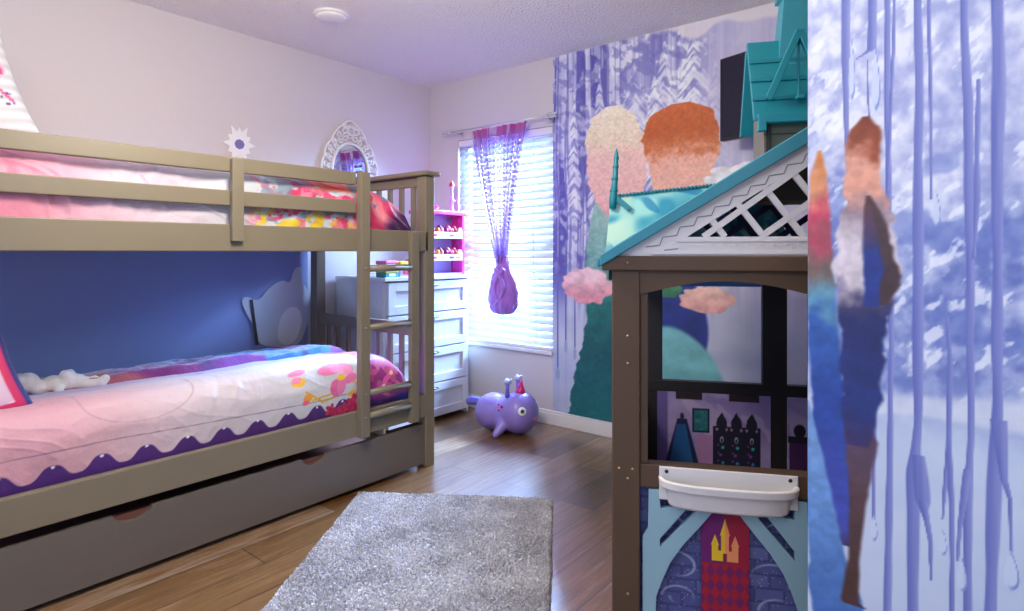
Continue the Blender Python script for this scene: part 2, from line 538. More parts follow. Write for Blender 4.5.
low = 1 - sst(0.62, 1.02, Z + 0.12 * (vn(X * 9, Z * 0.8, 71) - 0.5))
snow = two((176, 184, 218), (214, 220, 236), fbm(X * 5, Z * 9, 72))
C = C * (1 - 0.92 * low[..., None]) + snow * (0.92 * low[..., None])
for (px, y0, y1, hw) in ((558, 300, 372, 1.3), (566, 270, 345, 1.0), (575, 320, 352, 0.9), (588, 300, 380, 1.0)):   # icicle drips
    a = wb(px, y0); b_ = wb(px, y1); wd = hw * 0.0066
    m = (1 - sst(wd * 0.6, wd, np.abs(X - a[0]))) * sst(b_[1], b_[1] + 0.02, Z) * (1 - sst(a[1], a[1] + 0.3, Z))
    C = mixc(C, (96, 108, 182), m)
    dr = ((X - b_[0]) / (wd * 2.2)) ** 2 + ((Z - b_[1] + 0.01) / 0.045) ** 2
    C = mixc(C, (150, 172, 206), 1 - sst(0.7, 1.0, dr))
def el(px, py, rx, ry):
    c = wb(px, py); a = wb(px + rx, py); d = wb(px, py - ry)
    return c, (abs(a[0] - c[0]), abs(d[1] - c[1]))
# stand-in planting in the lower and middle field: firs, bushes and two round trees
def wt(seq, k=0.0066):
    return [(*wb(x, y), w_ * k) for x, y, w_ in seq]
def wc(x, seq):
    return [(wb(x, y)[1], c_) for y, c_ in seq]
C = tall(C, X, Z, wt([(604, 200, 10), (602, 250, 17), (600, 320, 14), (598, 380, 26), (598, 421, 34)]), wc(600, [(200, (156, 196, 190)), (255, (132, 180, 176)), (300, (30, 116, 112)), (350, (18, 88, 96)), (420, (26, 108, 116))]), 81, 0.14)
c, r = el(588, 286, 26, 17); C = crown(C, X, Z, c, r, ((226, 150, 166), (246, 204, 212)), 82)
C = tall(C, X, Z, wt([(612, 106, 6), (612, 116, 22), (614, 140, 31), (616, 175, 31), (618, 200, 24), (618, 222, 8)]), wc(615, [(106, (244, 232, 210)), (140, (238, 218, 192)), (158, (240, 196, 188)), (200, (238, 186, 184)), (222, (214, 160, 168))]), 85, 0.10, 62)
C = tall(C, X, Z, wt([(680, 103, 8), (680, 112, 28), (680, 135, 35), (682, 165, 31), (682, 200, 24), (680, 215, 10)]), wc(680, [(103, (206, 104, 52)), (130, (190, 92, 42)), (148, (206, 116, 72)), (160, (238, 178, 160)), (200, (240, 186, 172)), (215, (226, 160, 150))]), 87, 0.10, 62)
c, r = el(738, 178, 38, 14); C = crown(C, X, Z, c, r, ((220, 224, 238), (240, 240, 248)), 88, 0.25)
# the low field behind the playhouse: two rolling banks and a blush bush
c, r = el(668, 330, 40, 62); C = crown(C, X, Z, c, r, ((34, 52, 128), (38, 58, 138)), 90, 0.05, 4, 12)
c, r = el(668, 385, 56, 58); C = crown(C, X, Z, c, r, ((92, 168, 176), (120, 190, 196)), 91, 0.04, 4, 10)
c, r = el(706, 300, 28, 13); C = crown(C, X, Z, c, r, ((238, 176, 168), (246, 200, 186)), 92, 0.10)
c, r = el(668, 288, 16, 10); C = crown(C, X, Z, c, r, ((56, 128, 92), (84, 150, 110)), 93, 0.2)
P = np.stack([X, np.full_like(X, YW - 0.003), Z], -1)
tag(paint_grid('wall_mural', P, C, mural_m, smooth=False), 'lavender winter forest wallpaper mural on the window wall, right of the blinds', 'mural')

# ---- partition mural (the near wall at the right of the picture)
def wp(px, py):
    q = onY(px, py, YP); return (q.x, q.z)
X, Z = np.meshgrid(np.linspace(PX0, 0.40, 360), np.linspace(0.02, ZC - 0.004, 760))
zz = Z + 0.05 * (vn(X * 8, Z * 5, 3) - 0.5)
k1 = fbm(X * 22, Z * 20 - X * 6, 101); k2 = fbm(X * 55, Z * 50, 102)
mixn = np.clip(2.4 * (0.55 * k1 + 0.45 * k2) - 0.75, 0, 1)
hi = two((156, 164, 210), (228, 230, 242), np.clip(mixn * 1.25 + 0.12, 0, 1))
mid = two((108, 124, 188), (212, 220, 240), mixn)
lo = two((166, 182, 216), (212, 222, 238), np.clip(0.45 + 0.5 * fbm(X * 7, Z * 12, 103), 0, 1))
a = sst(1.17, 1.30, zz)[..., None]; b_ = sst(0.78, 0.96, zz)[..., None]
C = (hi * a + mid * (1 - a)) * b_ + lo * (1 - b_)
clump = sst(0.52, 0.62, fbm(X * 13, Z * 17, 107)) * sst(0.88, 0.96, zz) * (1 - sst(1.28, 1.4, zz))
C = mixc(C, (92, 112, 186), 0.5 * clump)
flk = sst(0.60, 0.72, fbm(X * 34 + 3, Z * 44 - X * 30, 108)) * sst(0.86, 0.92, zz)
C = mixc(C, (244, 247, 253), 0.75 * flk)
band = sst(0.845, 0.86, zz) * (1 - sst(0.885, 0.905, zz))
C = mixc(C, (236, 238, 242), 0.6 * band)
bark = (100, 110, 182); bark2 = (146, 152, 206)
def trunk(C, pts, seed):
    zs = np.array([q[1] for q in pts]); xs = np.array([q[0] for q in pts]); ws = np.array([q[2] for q in pts])
    o = np.argsort(zs)
    cx = np.interp(Z, zs[o], xs[o]) + 0.004 * (vn(Z * 7, Z * 0 + seed, seed) - 0.5)
    hw = np.interp(Z, zs[o], ws[o]) * (0.85 + 0.3 * vn(Z * 16, Z * 0, seed + 1))
    d = (X - cx) / np.maximum(hw, 1e-4)
    ins = (Z >= zs.min()) & (Z <= zs.max())
    m = (1 - sst(0.8, 1.1, np.abs(d))) * ins
    col = two(bark, bark2, np.clip(0.5 + 0.55 * d + 0.35 * (vn(X * 200, Z * 9, seed) - 0.5), 0, 1))
    return C * (1 - m[..., None]) + col * m[..., None]
PXM = abs(wp(918, 300)[0] - wp(919, 300)[0])
def tk(C, seq, seed):
    return trunk(C, [(wp(x, y)[0], wp(x, y)[1], wd * PXM * 0.68) for x, y, wd in seq], seed)
TOP = -340
C = tk(C, [(846, TOP, 9), (847, 60, 8), (847, 130, 5), (849, 210, 1)], 1)
C = tk(C, [(856, 60, 1), (872, 50, 8), (876, TOP, 9)], 2)
C = tk(C, [(886, TOP, 6), (887, 100, 5), (890, 300, 5), (892, 420, 5), (890, 520, 6), (885, 760, 7)], 3)
C = tk(C, [(896, TOP, 3), (894, 40, 3), (888, 190, 2)], 4)
C = tk(C, [(918, TOP, 8), (919, 120, 7), (919, 300, 10), (918, 420, 6), (914, 470, 11), (912, 760, 7)], 5)
C = tk(C, [(918, 455, 10), (922, 500, 12), (924, 520, 2)], 6)
C = tk(C, [(922, 500, 7), (930, 540, 4), (932, 580, 2)], 7)
C = tk(C, [(928, TOP, 3), (930, 60, 3), (932, 200, 2)], 8)
C = tk(C, [(946, 300, 1), (950, 360, 4), (948, 450, 4), (943, 520, 2)], 9)
C = tk(C, [(950, 440, 4), (952, 560, 4), (950, 760, 4)], 10)
C = tk(C, [(962, TOP, 4), (964, 20, 6), (969, 100, 8), (970, 240, 7), (971, 380, 5), (969, 480, 6), (968, 760, 7)], 11)
C = tk(C, [(968, 470, 6), (960, 530, 3), (958, 560, 2)], 12)
C = tk(C, [(978, 80, 3), (978, 200, 4), (974, 260, 2)], 13)
C = tk(C, [(999, TOP, 12), (998, 100, 9), (999, 250, 7), (998, 400, 8), (994, 480, 10), (988, 640, 8), (986, 760, 8)], 14)
C = tk(C, [(998, 420, 12), (1004, 480, 5), (1010, 500, 3), (1011, 550, 3)], 15)
C = tk(C, [(874, 300, 2), (875, 390, 4), (874, 520, 3)], 16)
C = tk(C, [(1034, TOP, 9), (1034, 300, 8), (1032, 760, 9)], 17)
C = tk(C, [(868, 330, 1), (873, 300, 5), (872, 180, 3), (868, 60, 1)], 18)
for (px, py, rx, ry) in ((874, 527, 5, 17), (943, 542, 5, 15), (962, 574, 6, 20), (1011, 570, 9, 22), (937, 210, 5, 20), (852, 70, 5, 40), (876, 80, 6, 40)):
    c = wp(px, py)
    dz = (Z - c[1]) / (ry * PXM); dx = (X - c[0]) / (rx * PXM * np.clip(0.72 - 0.42 * dz, 0.1, 1))
    d = np.sqrt(dx * dx + dz * dz)
    C = mixc(C, (206, 216, 238), (1 - sst(0.85, 1.0, d)) * 0.85)
    C = mixc(C, (128, 144, 204), sst(0.72, 0.86, d) * (1 - sst(0.92, 1.04, d)) * sst(-0.2, 0.6, dx + 0.3))
def e2(px, py, rx, ry):
    return wp(px, py), (rx * PXM, ry * PXM)
# stand-in planting: a slender tall tree and a blue fir at the left edge
def pt_(seq):
    return [(*wp(x, y), w_ * PXM) for x, y, w_ in seq]
def pcl(seq):
    return [(wp(860, y)[1], c_) for y, c_ in seq]
C = tall(C, X, Z, pt_([(820, 150, 1), (819, 175, 9), (818, 230, 15), (822, 300, 17), (828, 400, 20), (838, 500, 22), (845, 545, 14)]),
         pcl([(150, (208, 120, 56)), (190, (220, 150, 110)), (225, (196, 66, 96)), (262, (112, 96, 90)), (300, (96, 150, 176)), (330, (52, 92, 168)), (420, (40, 70, 150)), (520, (66, 76, 170)), (560, (60, 50, 90))]), 122, 0.22, 40, 34)
C = tall(C, X, Z, pt_([(808, 400, 1), (814, 450, 9), (822, 520, 20), (836, 600, 30), (850, 680, 34)]), pcl([(400, (120, 156, 206)), (500, (108, 150, 206)), (600, (72, 112, 178)), (680, (60, 96, 170))]), 131, 0.2, 40, 34)
C = tall(C, X, Z, pt_([(850, 395, 6), (862, 440, 17), (858, 500, 9), (854, 560, 6), (850, 600, 10), (856, 606, 14)]), pcl([(395, (60, 44, 80)), (450, (92, 70, 90)), (520, (84, 58, 60)), (600, (74, 46, 40))]), 124, 0.16, 40, 34)
C = tall(C, X, Z, pt_([(866, 116, 3), (865, 128, 15), (863, 160, 18), (864, 188, 19), (866, 215, 29), (868, 260, 37), (867, 300, 31), (863, 340, 23), (860, 400, 20), (858, 445, 13)]),
         pcl([(116, (134, 62, 40)), (140, (150, 74, 50)), (155, (228, 164, 140)), (188, (226, 160, 136)), (205, (150, 130, 140)), (230, (214, 202, 208)), (285, (210, 198, 204)), (308, (64, 60, 100)), (330, (38, 46, 104)), (400, (38, 54, 120)), (445, (60, 48, 96))]), 125, 0.36, 40, 34)
C = tall(C, X, Z, pt_([(868, 195, 2), (876, 225, 13), (880, 250, 16), (884, 285, 14), (882, 305, 4)]), pcl([(195, (84, 60, 62)), (240, (72, 54, 60)), (305, (70, 50, 56))]), 127, 0.45, 40, 34)
C = tall(C, X, Z, pt_([(868, 205, 2), (871, 235, 8), (873, 270, 11), (872, 306, 9)]), pcl([(205, (96, 60, 74)), (238, (70, 60, 100)), (250, (40, 62, 140)), (306, (36, 54, 132))]), 128, 0.4, 40, 34)
P = np.stack([X, np.full_like(X, YP - 0.003), Z], -1)
tag(paint_grid('partition_mural', P, C, mural_m, smooth=False), 'blue frozen forest wallpaper mural with icicle drips on the near partition wall', 'mural')

# ================================================================== BUNK BED
bed_m = mat('grey_painted_wood', (124, 114, 96), 0.42, noise=0.06, nscale=8)
bed = thing('bunk_bed', 'grey painted wooden bunk bed with ladder, guard rails and trundle drawer along the left wall', 'bunk bed', (-2.91, 1.2, 0))
BF, BK, BY0, BY1 = -2.37, -3.45, 0.10, 2.262
for (x0, y0, h) in ((BF - 0.07, BY1 - 0.065, 1.55), (BK, BY1 - 0.065, 1.55), (BF - 0.07, BY0, 1.52), (BK, BY0, 1.52)):
    MB().box(x0, x0 + 0.07, y0, y0 + 0.065, 0, h).build('post', bed_m, bed, bevel=0.004)
ya, yb = BY0 + 0.065, BY1 - 0.065
MB().box(BF - 0.032, BF, ya, yb + 0.02, 1.148, 1.255).build('upper_side_rail', bed_m, bed, bevel=0.004)
MB().box(BK + 0.01, BK + 0.04, ya, yb, 1.148, 1.255).build('upper_side_rail', bed_m, bed, bevel=0.004)
MB().box(BF - 0.032, BF, ya, yb, 0.268, 0.386).build('lower_side_rail', bed_m, bed, bevel=0.004)
MB().box(BK + 0.01, BK + 0.04, ya, yb, 0.268, 0.386).build('lower_side_rail', bed_m, bed, bevel=0.004)
MB().box(BF - 0.028, BF - 0.002, ya, 1.755, 1.463, 1.524).build('guard_rail', bed_m, bed, bevel=0.004)
MB().box(BF - 0.028, BF - 0.002, ya, 1.755, 1.329, 1.390).build('guard_rail', bed_m, bed, bevel=0.004)
MB().box(BF, BF + 0.024, 1.150, 1.197, 1.187, 1.515).build('guard_post', bed_m, bed, bevel=0.003)
for z in (1.47, 1.34):
    MB().box(BK + 0.012, BK + 0.036, ya, yb, z, z + 0.06).build('guard_rail', bed_m, bed, bevel=0.004)
# mattress decks
MB().box(BK + 0.04, BF - 0.034, ya, yb, 1.165, 1.185).build('mattress_deck', bed_m, bed)
MB().box(BK + 0.04, BF - 0.034, ya, yb, 0.285, 0.305).build('mattress_deck', bed_m, bed)
# ladder
MB().box(BF, BF + 0.036, 1.755, 1.808, 0.265, 1.524).build('ladder_rail', bed_m, bed, bevel=0.003)
MB().box(BF, BF + 0.03, 2.075, 2.125, 0.265, 1.25).build('ladder_rail', bed_m, bed, bevel=0.003)
for z in (1.066, 0.782, 0.468, 0.358):
    MB().tube([(BF + 0.016, 1.806, z), (BF + 0.016, 2.076, z)], 0.0165, 14).build('rung', bed_m, bed)
bolt_m = mat('bolt_metal', (150, 148, 146), 0.35, 0.8)
for z in (1.066, 0.782, 0.468, 0.358):
    MB().lathe([(0.006, 0), (0.006, 0.003), (0.003, 0.005)], (BF + 0.036, 1.781, z), 10, (1, 0, 0)).build('bolt', bolt_m, bed)
# end panels at the window end: cap, rails, spindles
MB().box(BK - 0.005, BF + 0.02, BY1 - 0.085, BY1 + 0.03, 1.552, 1.578).build('end_cap', bed_m, bed, bevel=0.008)
for z0, z1 in ((1.50, 1.55), (1.15, 1.25), (0.685, 0.755), (0.268, 0.386)):
    MB().box(BK + 0.07, BF - 0.07, BY1 - 0.047, BY1 - 0.02, z0, z1).build('end_rail', bed_m, bed, bevel=0.003)
for k in range(9):
    x = BK + 0.07 + (k + 0.75) * (BF - BK - 0.14) / 9.5
    MB().box(x, x + 0.03, BY1 - 0.042, BY1 - 0.025, 0.386, 0.685).build('end_slat', bed_m, bed)
    MB().box(x, x + 0.03, BY1 - 0.042, BY1 - 0.025, 1.25, 1.50).build('end_slat', bed_m, bed)
# trundle drawer with two half moon finger pulls
def notch(yc):
    return [(yc - 0.062 * math.cos(math.pi * k / 14), 0.232 - 0.034 * math.sin(math.pi * k / 14)) for k in range(15)]
outl = [(0.14, 0.022), (0.14, 0.232)] + notch(0.81) + notch(1.535) + [(2.192, 0.232), (2.192, 0.022)]
dm = MB().prism(outl, lambda u, v, d: Vector((d, u, v)), BF - 0.026, BF - 0.006)
dr = dm.build('trundle_drawer', mat('dark_grey_painted_wood', (104, 96, 90), 0.42, noise=0.05, nscale=8), bed)
MB().box(BK + 0.1, BF - 0.047, 0.16, 2.18, 0.03, 0.06).box(BF - 0.047, BF - 0.027, 0.16, 2.18, 0.03, 0.222).build('drawer_box', mat('drawer_inside', (112, 70, 60), 0.6), dr)

# ------------------------------------------------------------------ bedding
cloth_m = print_mat('printed_cotton', 0.55, sheen=0.25, bump=0.25, bscale=45)
def cubic(pts, n):
    pts = np.array(pts, float)
    d = np.r_[0, np.cumsum(np.linalg.norm(np.diff(pts, axis=0), axis=1))]
    t = d[-1] * np.linspace(0, 1, n) ** 1.7
    raw = np.stack([np.interp(t, d, pts[:, k]) for k in range(2)], -1)
    for _ in range(int(n * 0.05)):
        raw[1:-1] = 0.25 * raw[:-2] + 0.5 * raw[1:-1] + 0.25 * raw[2:]
    return raw
def blob(A, B, c, r, ang=0.0, p=2):
    ca, sa = math.cos(ang), math.sin(ang)
    u = (A - c[0]) * ca + (B - c[1]) * sa; v = -(A - c[0]) * sa + (B - c[1]) * ca
    return 1 - sst(0.88, 1.05, (np.abs(u / r[0]) ** p + np.abs(v / r[1]) ** p) ** (1.0 / p))
def line(A, B, p, q, wd):
    p = np.array(p); q = np.array(q); d = q - p; L2 = (d ** 2).sum()
    t = np.clip(((A - p[0]) * d[0] + (B - p[1]) * d[1]) / L2, 0, 1)
    dd = np.sqrt((A - p[0] - t * d[0]) ** 2 + (B - p[1] - t * d[1]) ** 2)
    return 1 - sst(wd * 0.6, wd * 1.1, dd)
def flower(C, A, B, c, r, col, mid, n=5, rot=0.0):
    for k in range(n):
        t = rot + 2 * math.pi * k / n
        C = mixc(C, np.array(col) * (0.9 + 0.15 * (k % 2)), blob(A, B, (c[0] + r * 0.6 * math.cos(t), c[1] + r * 0.6 * math.sin(t)), (r * 0.55, r * 0.36), t))
    return mixc(C, mid, blob(A, B, c, (r * 0.26, r * 0.26)))

def bedding(prof, y0, y1, n_u, n_v, end_y, zb, fall, wr, seed):
    pr = cubic(prof, n_v)
    Yv = np.linspace(y0, y1, n_u)
    Yg = np.repeat(Yv[None, :], n_v, 0)
    Xg = np.repeat(pr[:, 0][:, None], n_u, 1); Zg = np.repeat(pr[:, 1][:, None], n_u, 1)
    g = np.sqrt(np.clip(1 - (np.clip(Yg - end_y, 0, None) / fall) ** 2.4, 0.0, 1))
    Zg = zb + (Zg - zb) * g
    s = np.repeat((np.linspace(0, 1, n_v) ** 1.7)[:, None], n_u, 1)
    e = sst(0.0, 0.10, s) * (1 - sst(0.92, 1, s))
    wob = (fbm(Yg * 4, s * 9, seed) - 0.5) * 1.2 + (vn(Yg * 17 + 8 * vn(Yg * 3, s * 4, seed + 2), s * 16, seed + 3) - 0.5) * 0.55
    rid = 1 - np.abs(2 * vn(Yg * 11 + s * 22 + 3 * vn(Yg * 4, s * 9, seed + 7), s * 7 - Yg * 2, seed + 8) - 1)
    wob = wob + (0.35 if wr > 0.02 else 0.18) * rid ** 3
    Xg = Xg + wr * wob * e * np.where(s < 0.4, 1.0, 0.3)
    Zg = Zg + wr * wob * e * np.where(s < 0.25, 0.3, 1.0)
    return np.stack([Xg, Yg, Zg], -1), Xg, Yg, Zg, s, pr

# lower bunk: pale comforter with flowers and a purple scalloped hem
prof = [(-2.428, 0.31), (-2.420, 0.40), (-2.412, 0.47), (-2.408, 0.53), (-2.420, 0.575), (-2.440, 0.610), (-2.475, 0.630), (-2.54, 0.635), (-2.72, 0.616), (-2.92, 0.588), (-3.15, 0.558), (-3.385, 0.53), (-3.405, 0.44), (-3.405, 0.32)]
P, Xg, Yg, Zg, s, pr = bedding(prof, 0.18, 2.150, 640, 380, 1.86, 0.31, 0.295, 0.012, 201)
base = two((212, 158, 172), (212, 198, 204), sst(0.5, 1.15, Yg))
base = two((0, 0, 0), (0, 0, 0), s) + base * (1 - sst(1.1, 1.7, Yg))[..., None] + np.array((206, 207, 214)) * sst(1.1, 1.7, Yg)[..., None]
C = base * (0.97 + 0.06 * fbm(Yg * 9, s * 20, 5))[..., None]
topm = sst(-2.60, -2.72, Xg) if False else (1 - sst(-2.72, -2.60, Xg))
C = mixc(C, (170, 152, 196), 0.75 * topm)
front = 1 - sst(0.28, 0.32, s)
def cf(px, py, x=-2.415):
    q = onX(px, py, x); return (q.y, q.z)
scY = [cf(px, py)[0] for px, py in ((52, 469), (102.5, 458), (147, 449), (187.5, 441), (225, 431.5), (258, 424), (289, 418), (316, 410.5), (343, 403.5))]
per = np.polyfit(range(len(scY)), scY, 1)
ph = (Yg - per[1]) / per[0]
wave = 0.50 + 0.50 * np.cos(2 * math.pi * ph)
edge = 0.400 + 0.044 * sst(0.0, 1.0, wave * 0.92 + 0.04) + 0.012 * (vn(Yg * 3, Yg * 0, 4) - 0.5)
C = mixc(C, (72, 26, 112), (1 - sst(-0.003, 0.003, Zg - edge)) * front)
pc = np.round(ph)
C = mixc(C, (236, 226, 240), blob((ph - pc) * per[0], Zg, (0, 0.438), (0.006, 0.005)) * front)
seam = np.abs(Zg - (0.478 + 0.012 * np.sin(Yg * 3.0)))
C = mixc(C, (120, 96, 120), (1 - sst(0.001, 0.003, seam)) * front * 0.7)
arc = np.abs(np.sqrt(((Yg - 0.86) / 0.19) ** 2 + ((Zg - 0.640) / 0.105) ** 2) - 1) * 0.12
C = mixc(C, (170, 140, 158), (1 - sst(0.001, 0.003, arc)) * front * 0.5 * (Zg < 0.64))
for (p1, p2) in (((305, 392), (322, 402)), ((322, 402), (336, 396)), ((350, 380), (361, 386)), ((312, 400), (330, 394))):
    C = mixc(C, (222, 176, 60), line(Yg, Zg, cf(*p1), cf(*p2), 0.006) * front)
for (px, py, rx, ry, an, col) in ((332, 370, 0.070, 0.024, 0.05, (240, 130, 178)), (346, 369, 0.048, 0.026, -0.25, (244, 150, 190)), (350, 378, 0.038, 0.022, 0.3, (236, 120, 174)), (336, 388, 0.036, 0.042, 0.2, (232, 104, 160)), (341, 386, 0.026, 0.044, -0.1, (240, 130, 180)),
                               (299, 374, 0.046, 0.012, 0.1, (240, 130, 170)), (299, 383, 0.034, 0.020, 0.1, (246, 190, 60)), (297, 381, 0.026, 0.014, 0.1, (240, 140, 170)), (307, 398, 0.024, 0.020, 0.2, (244, 160, 60)), (305, 403, 0.018, 0.012, 0, (236, 100, 130)), (352, 393, 0.022, 0.016, 0.4, (240, 180, 60)),
                               (341, 377, 0.024, 0.014, 0, (248, 196, 40)), (364, 386, 0.02, 0.03, 0, (70, 120, 70)), (362, 371, 0.026, 0.024, 0, (170, 40, 130))):
    C = mixc(C, col, blob(Yg, Zg, cf(px, py), (rx, ry), an) * front)
for px, py in ((331, 410), (338, 413), (344, 409), (352, 402), (357, 397), (356, 406), (349, 407), (362, 395)):
    C = flower(C, Yg, Zg, cf(px, py), 0.028, (196, 30, 92), (160, 20, 80))
endm = sst(1.80, 1.83, Yg + 0.03 * (vn(Yg * 20, s * 30, 9) - 0.5))
ec = two((120, 30, 120), (186, 56, 150), fbm(Yg * 9, s * 26, 77))
ec = mixc(ec, (226, 120, 190), sst(0.56, 0.62, fbm(Yg * 12 + 4, s * 30, 78)))
ec = mixc(ec, (72, 30, 120), (1 - sst(0.39, 0.44, Zg)))
C = C * (1 - endm[..., None]) + ec * endm[..., None]
C = mixc(C, (44, 70, 170), sst(2.02, 2.06, Yg) * (1 - sst(0.38, 0.44, Zg)))
for (yy, zz_) in ((1.86, 0.55), (1.95, 0.47), (1.83, 0.45), (2.0, 0.53)):
    C = flower(C, Yg, Zg, (yy, zz_), 0.045, (232, 96, 168), (250, 220, 200))
tag(paint_grid('comforter', P, C, cloth_m), 'pale pink comforter with purple scalloped hem and flowers on the lower bunk', 'comforter')

# upper bunk: pink to silver comforter with a red and pink flower end
prof = [(-2.425, 1.195), (-2.420, 1.27), (-2.416, 1.33), (-2.418, 1.39), (-2.430, 1.44), (-2.480, 1.478), (-2.60, 1.492), (-2.9, 1.48), (-3.2, 1.47), (-3.36, 1.45), (-3.40, 1.38), (-3.40, 1.20)]
P, Xg, Yg, Zg, s, pr = bedding(prof, 0.18, 2.13, 640, 320, 1.74, 1.195, 0.42, 0.026, 301)
C = two((226, 140, 164), (216, 190, 206), sst(0.45, 0.85, Yg))
C = C * (1 - sst(0.8, 1.35, Yg))[..., None] + np.array((196, 202, 212)) * sst(0.8, 1.35, Yg)[..., None]
wrk = fbm(Yg * 8 + Zg * 10, Zg * 22, 303)
fl = sst(1.22, 1.34, Yg)
nz = fbm(Yg * 13, Zg * 19 + Xg * 6, 311)
C = mixc(C, (222, 66, 116), fl * sst(0.54, 0.60, nz))
C = mixc(C, (238, 120, 150), fl * sst(0.56, 0.62, fbm(Yg * 19 + 5, Zg * 26, 312)))
C = mixc(C, (112, 134, 156), fl * 0.7 * sst(0.55, 0.60, fbm(Yg * 12 + 11, Zg * 30, 313)))
C = mixc(C, (226, 190, 50), (fl * sst(0.60, 0.66, fbm(Yg * 17 + 31, Zg * 22, 314))) * (1 - sst(1.30, 1.36, Zg)))
C = mixc(C, (214, 70, 40), sst(1.50, 1.62, Yg) * sst(1.42, 1.44, Zg) * (1 - sst(1.80, 1.88, Yg)))
e2m = sst(1.74, 1.80, Yg)
ray_a = np.arctan2(Zg - 1.19, Yg - 2.08)
petal = 0.5 + 0.5 * np.sin(ray_a * 11 + 2 * nz)
ec = two((206, 40, 96), (244, 150, 160), petal)
ec = mixc(ec, (96, 112, 132), sst(0.60, 0.66, fbm(Yg * 10, Zg * 16, 315)) * sst(1.33, 1.37, Zg))
ec = mixc(ec, (232, 78, 46), blob(Yg, Zg, (1.84, 1.42), (0.06, 0.03)))
ec = mixc(ec, (70, 20, 84), 1 - sst(0.10, 0.18, np.sqrt((Yg - 2.10) ** 2 + (Zg - 1.22) ** 2)))
C = C * (1 - e2m[..., None]) + ec * e2m[..., None]
tag(paint_grid('comforter', P, C, cloth_m), 'pink and silver comforter with red flowered end on the upper bunk', 'comforter')

# crumpled throw along the wall side of the lower bunk
ny, nx = 420, 150
Yv, Xv = np.meshgrid(np.linspace(0.66, 2.10, ny), np.linspace(-3.37, -2.78, nx))
zb = np.interp(Xv, [-3.4, -3.15, -2.92, -2.72], [0.528, 0.558, 0.588, 0.616])
g = np.sqrt(np.clip(1 - (np.clip(Yv - 1.86, 0, None) / 0.295) ** 2.4, 0, 1)); zb = 0.31 + (zb - 0.31) * g
fold = np.abs(np.sin((Xv * 24 + 5 * vn(Yv * 2.2, Xv * 3, 401) + Yv * 2)))
wdt = -2.90 + 0.07 * (vn(Yv * 4, Yv * 0, 402) - 0.5) + 0.05 * sst(1.3, 1.9, Yv)
ins = (1 - sst(-0.05, 0.03, Xv - wdt)) * sst(0.66, 0.72, Yv)
H = 0.016 * fold + 0.030 * (fbm(Yv * 9, Xv * 13, 403) - 0.35) + 0.010
P = np.stack([Xv, Yv, zb - 0.03 * (1 - ins) + (H + 0.014) * ins], -1)
t = vn(Yv * 5, Xv * 9, 404) * 0.25 + Yv
C = two((150, 70, 92), (186, 96, 80), vn(Yv * 16, Xv * 22, 405))
def blendat(C, col, a, b):
    m = sst(a, b, t); return C * (1 - m[..., None]) + np.asarray(col, float) * m[..., None]
C = blendat(C, (126, 34, 116), 1.08, 1.16)
C = blendat(C, (40, 40, 96), 1.34, 1.42)
C = blendat(C, (30, 104, 178), 1.48, 1.58)
edgeb = 1 - sst(-3.22, -3.14, Xv + 0.05 * (vn(Yv * 5, Xv * 3, 406) - 0.5))
C = mixc(C, (46, 128, 190), edgeb * sst(1.15, 1.3, Yv))
C = mixc(C, (142, 34, 132), sst(0.62, 0.68, vn(Yv * 6, Xv * 14, 407)) * sst(1.2, 1.4, Yv) * 0.8)
C = mixc(C, (24, 28, 60), sst(0.66, 0.74, vn(Yv * 14, Xv * 10, 408)) * sst(1.3, 1.5, Yv) * (1 - sst(1.8, 1.9, Yv)) * 0.7)
throw_m = print_mat('fleece_print', 0.85, sheen=0.5, bump=0.2, bscale=90)
tag(paint_grid('throw_blanket', P, C, throw_m), 'crumpled fleece throw in red, purple and blue along the wall on the lower bunk', 'blanket')

# pillows
def pillow(name, c, W, H_, T, normal, up, paint, label, m=cloth_m, corner=False):
    n = Vector(normal).normalized(); u = Vector(up); r = u.cross(n).normalized(); u = n.cross(r).normalized()
    if corner: c = Vector(c) + u * (H_ / 2) - r * (W / 2)
    root = thing(name, label, 'pillow', tuple(Vector(c) - u * (H_ / 2)))
    N = 90
    a, b = np.meshgrid(np.linspace(-1, 1, N), np.linspace(-1, 1, N))
    pin = 1 - 0.06 * (1 - a ** 2) * 0 - 0.07 * (b ** 2) * (1 - a ** 2)
    px = a * (1 - 0.06 * (1 - b ** 2)); pz = b * (1 - 0.06 * (1 - a ** 2))
    th = ((1 - np.abs(a) ** 2.6) * (1 - np.abs(b) ** 2.6)) ** 0.45
    for sgn, nm in ((1, 'cover_front'), (-1, 'cover_back')):
        wob = 0.10 * (fbm(a * 3 + 5, b * 3 + sgn, 7) - 0.5)
        D = sgn * T * 0.5 * th * (1 + wob)
        cc = np.array(c); R_ = np.array(r); U_ = np.array(u); N_ = np.array(n)
        P = cc + (px * W / 2)[..., None] * R_ + (pz * H_ / 2)[..., None] * U_ + D[..., None] * N_
        paint_grid(nm, P, paint(a, b), m, root)
    return root
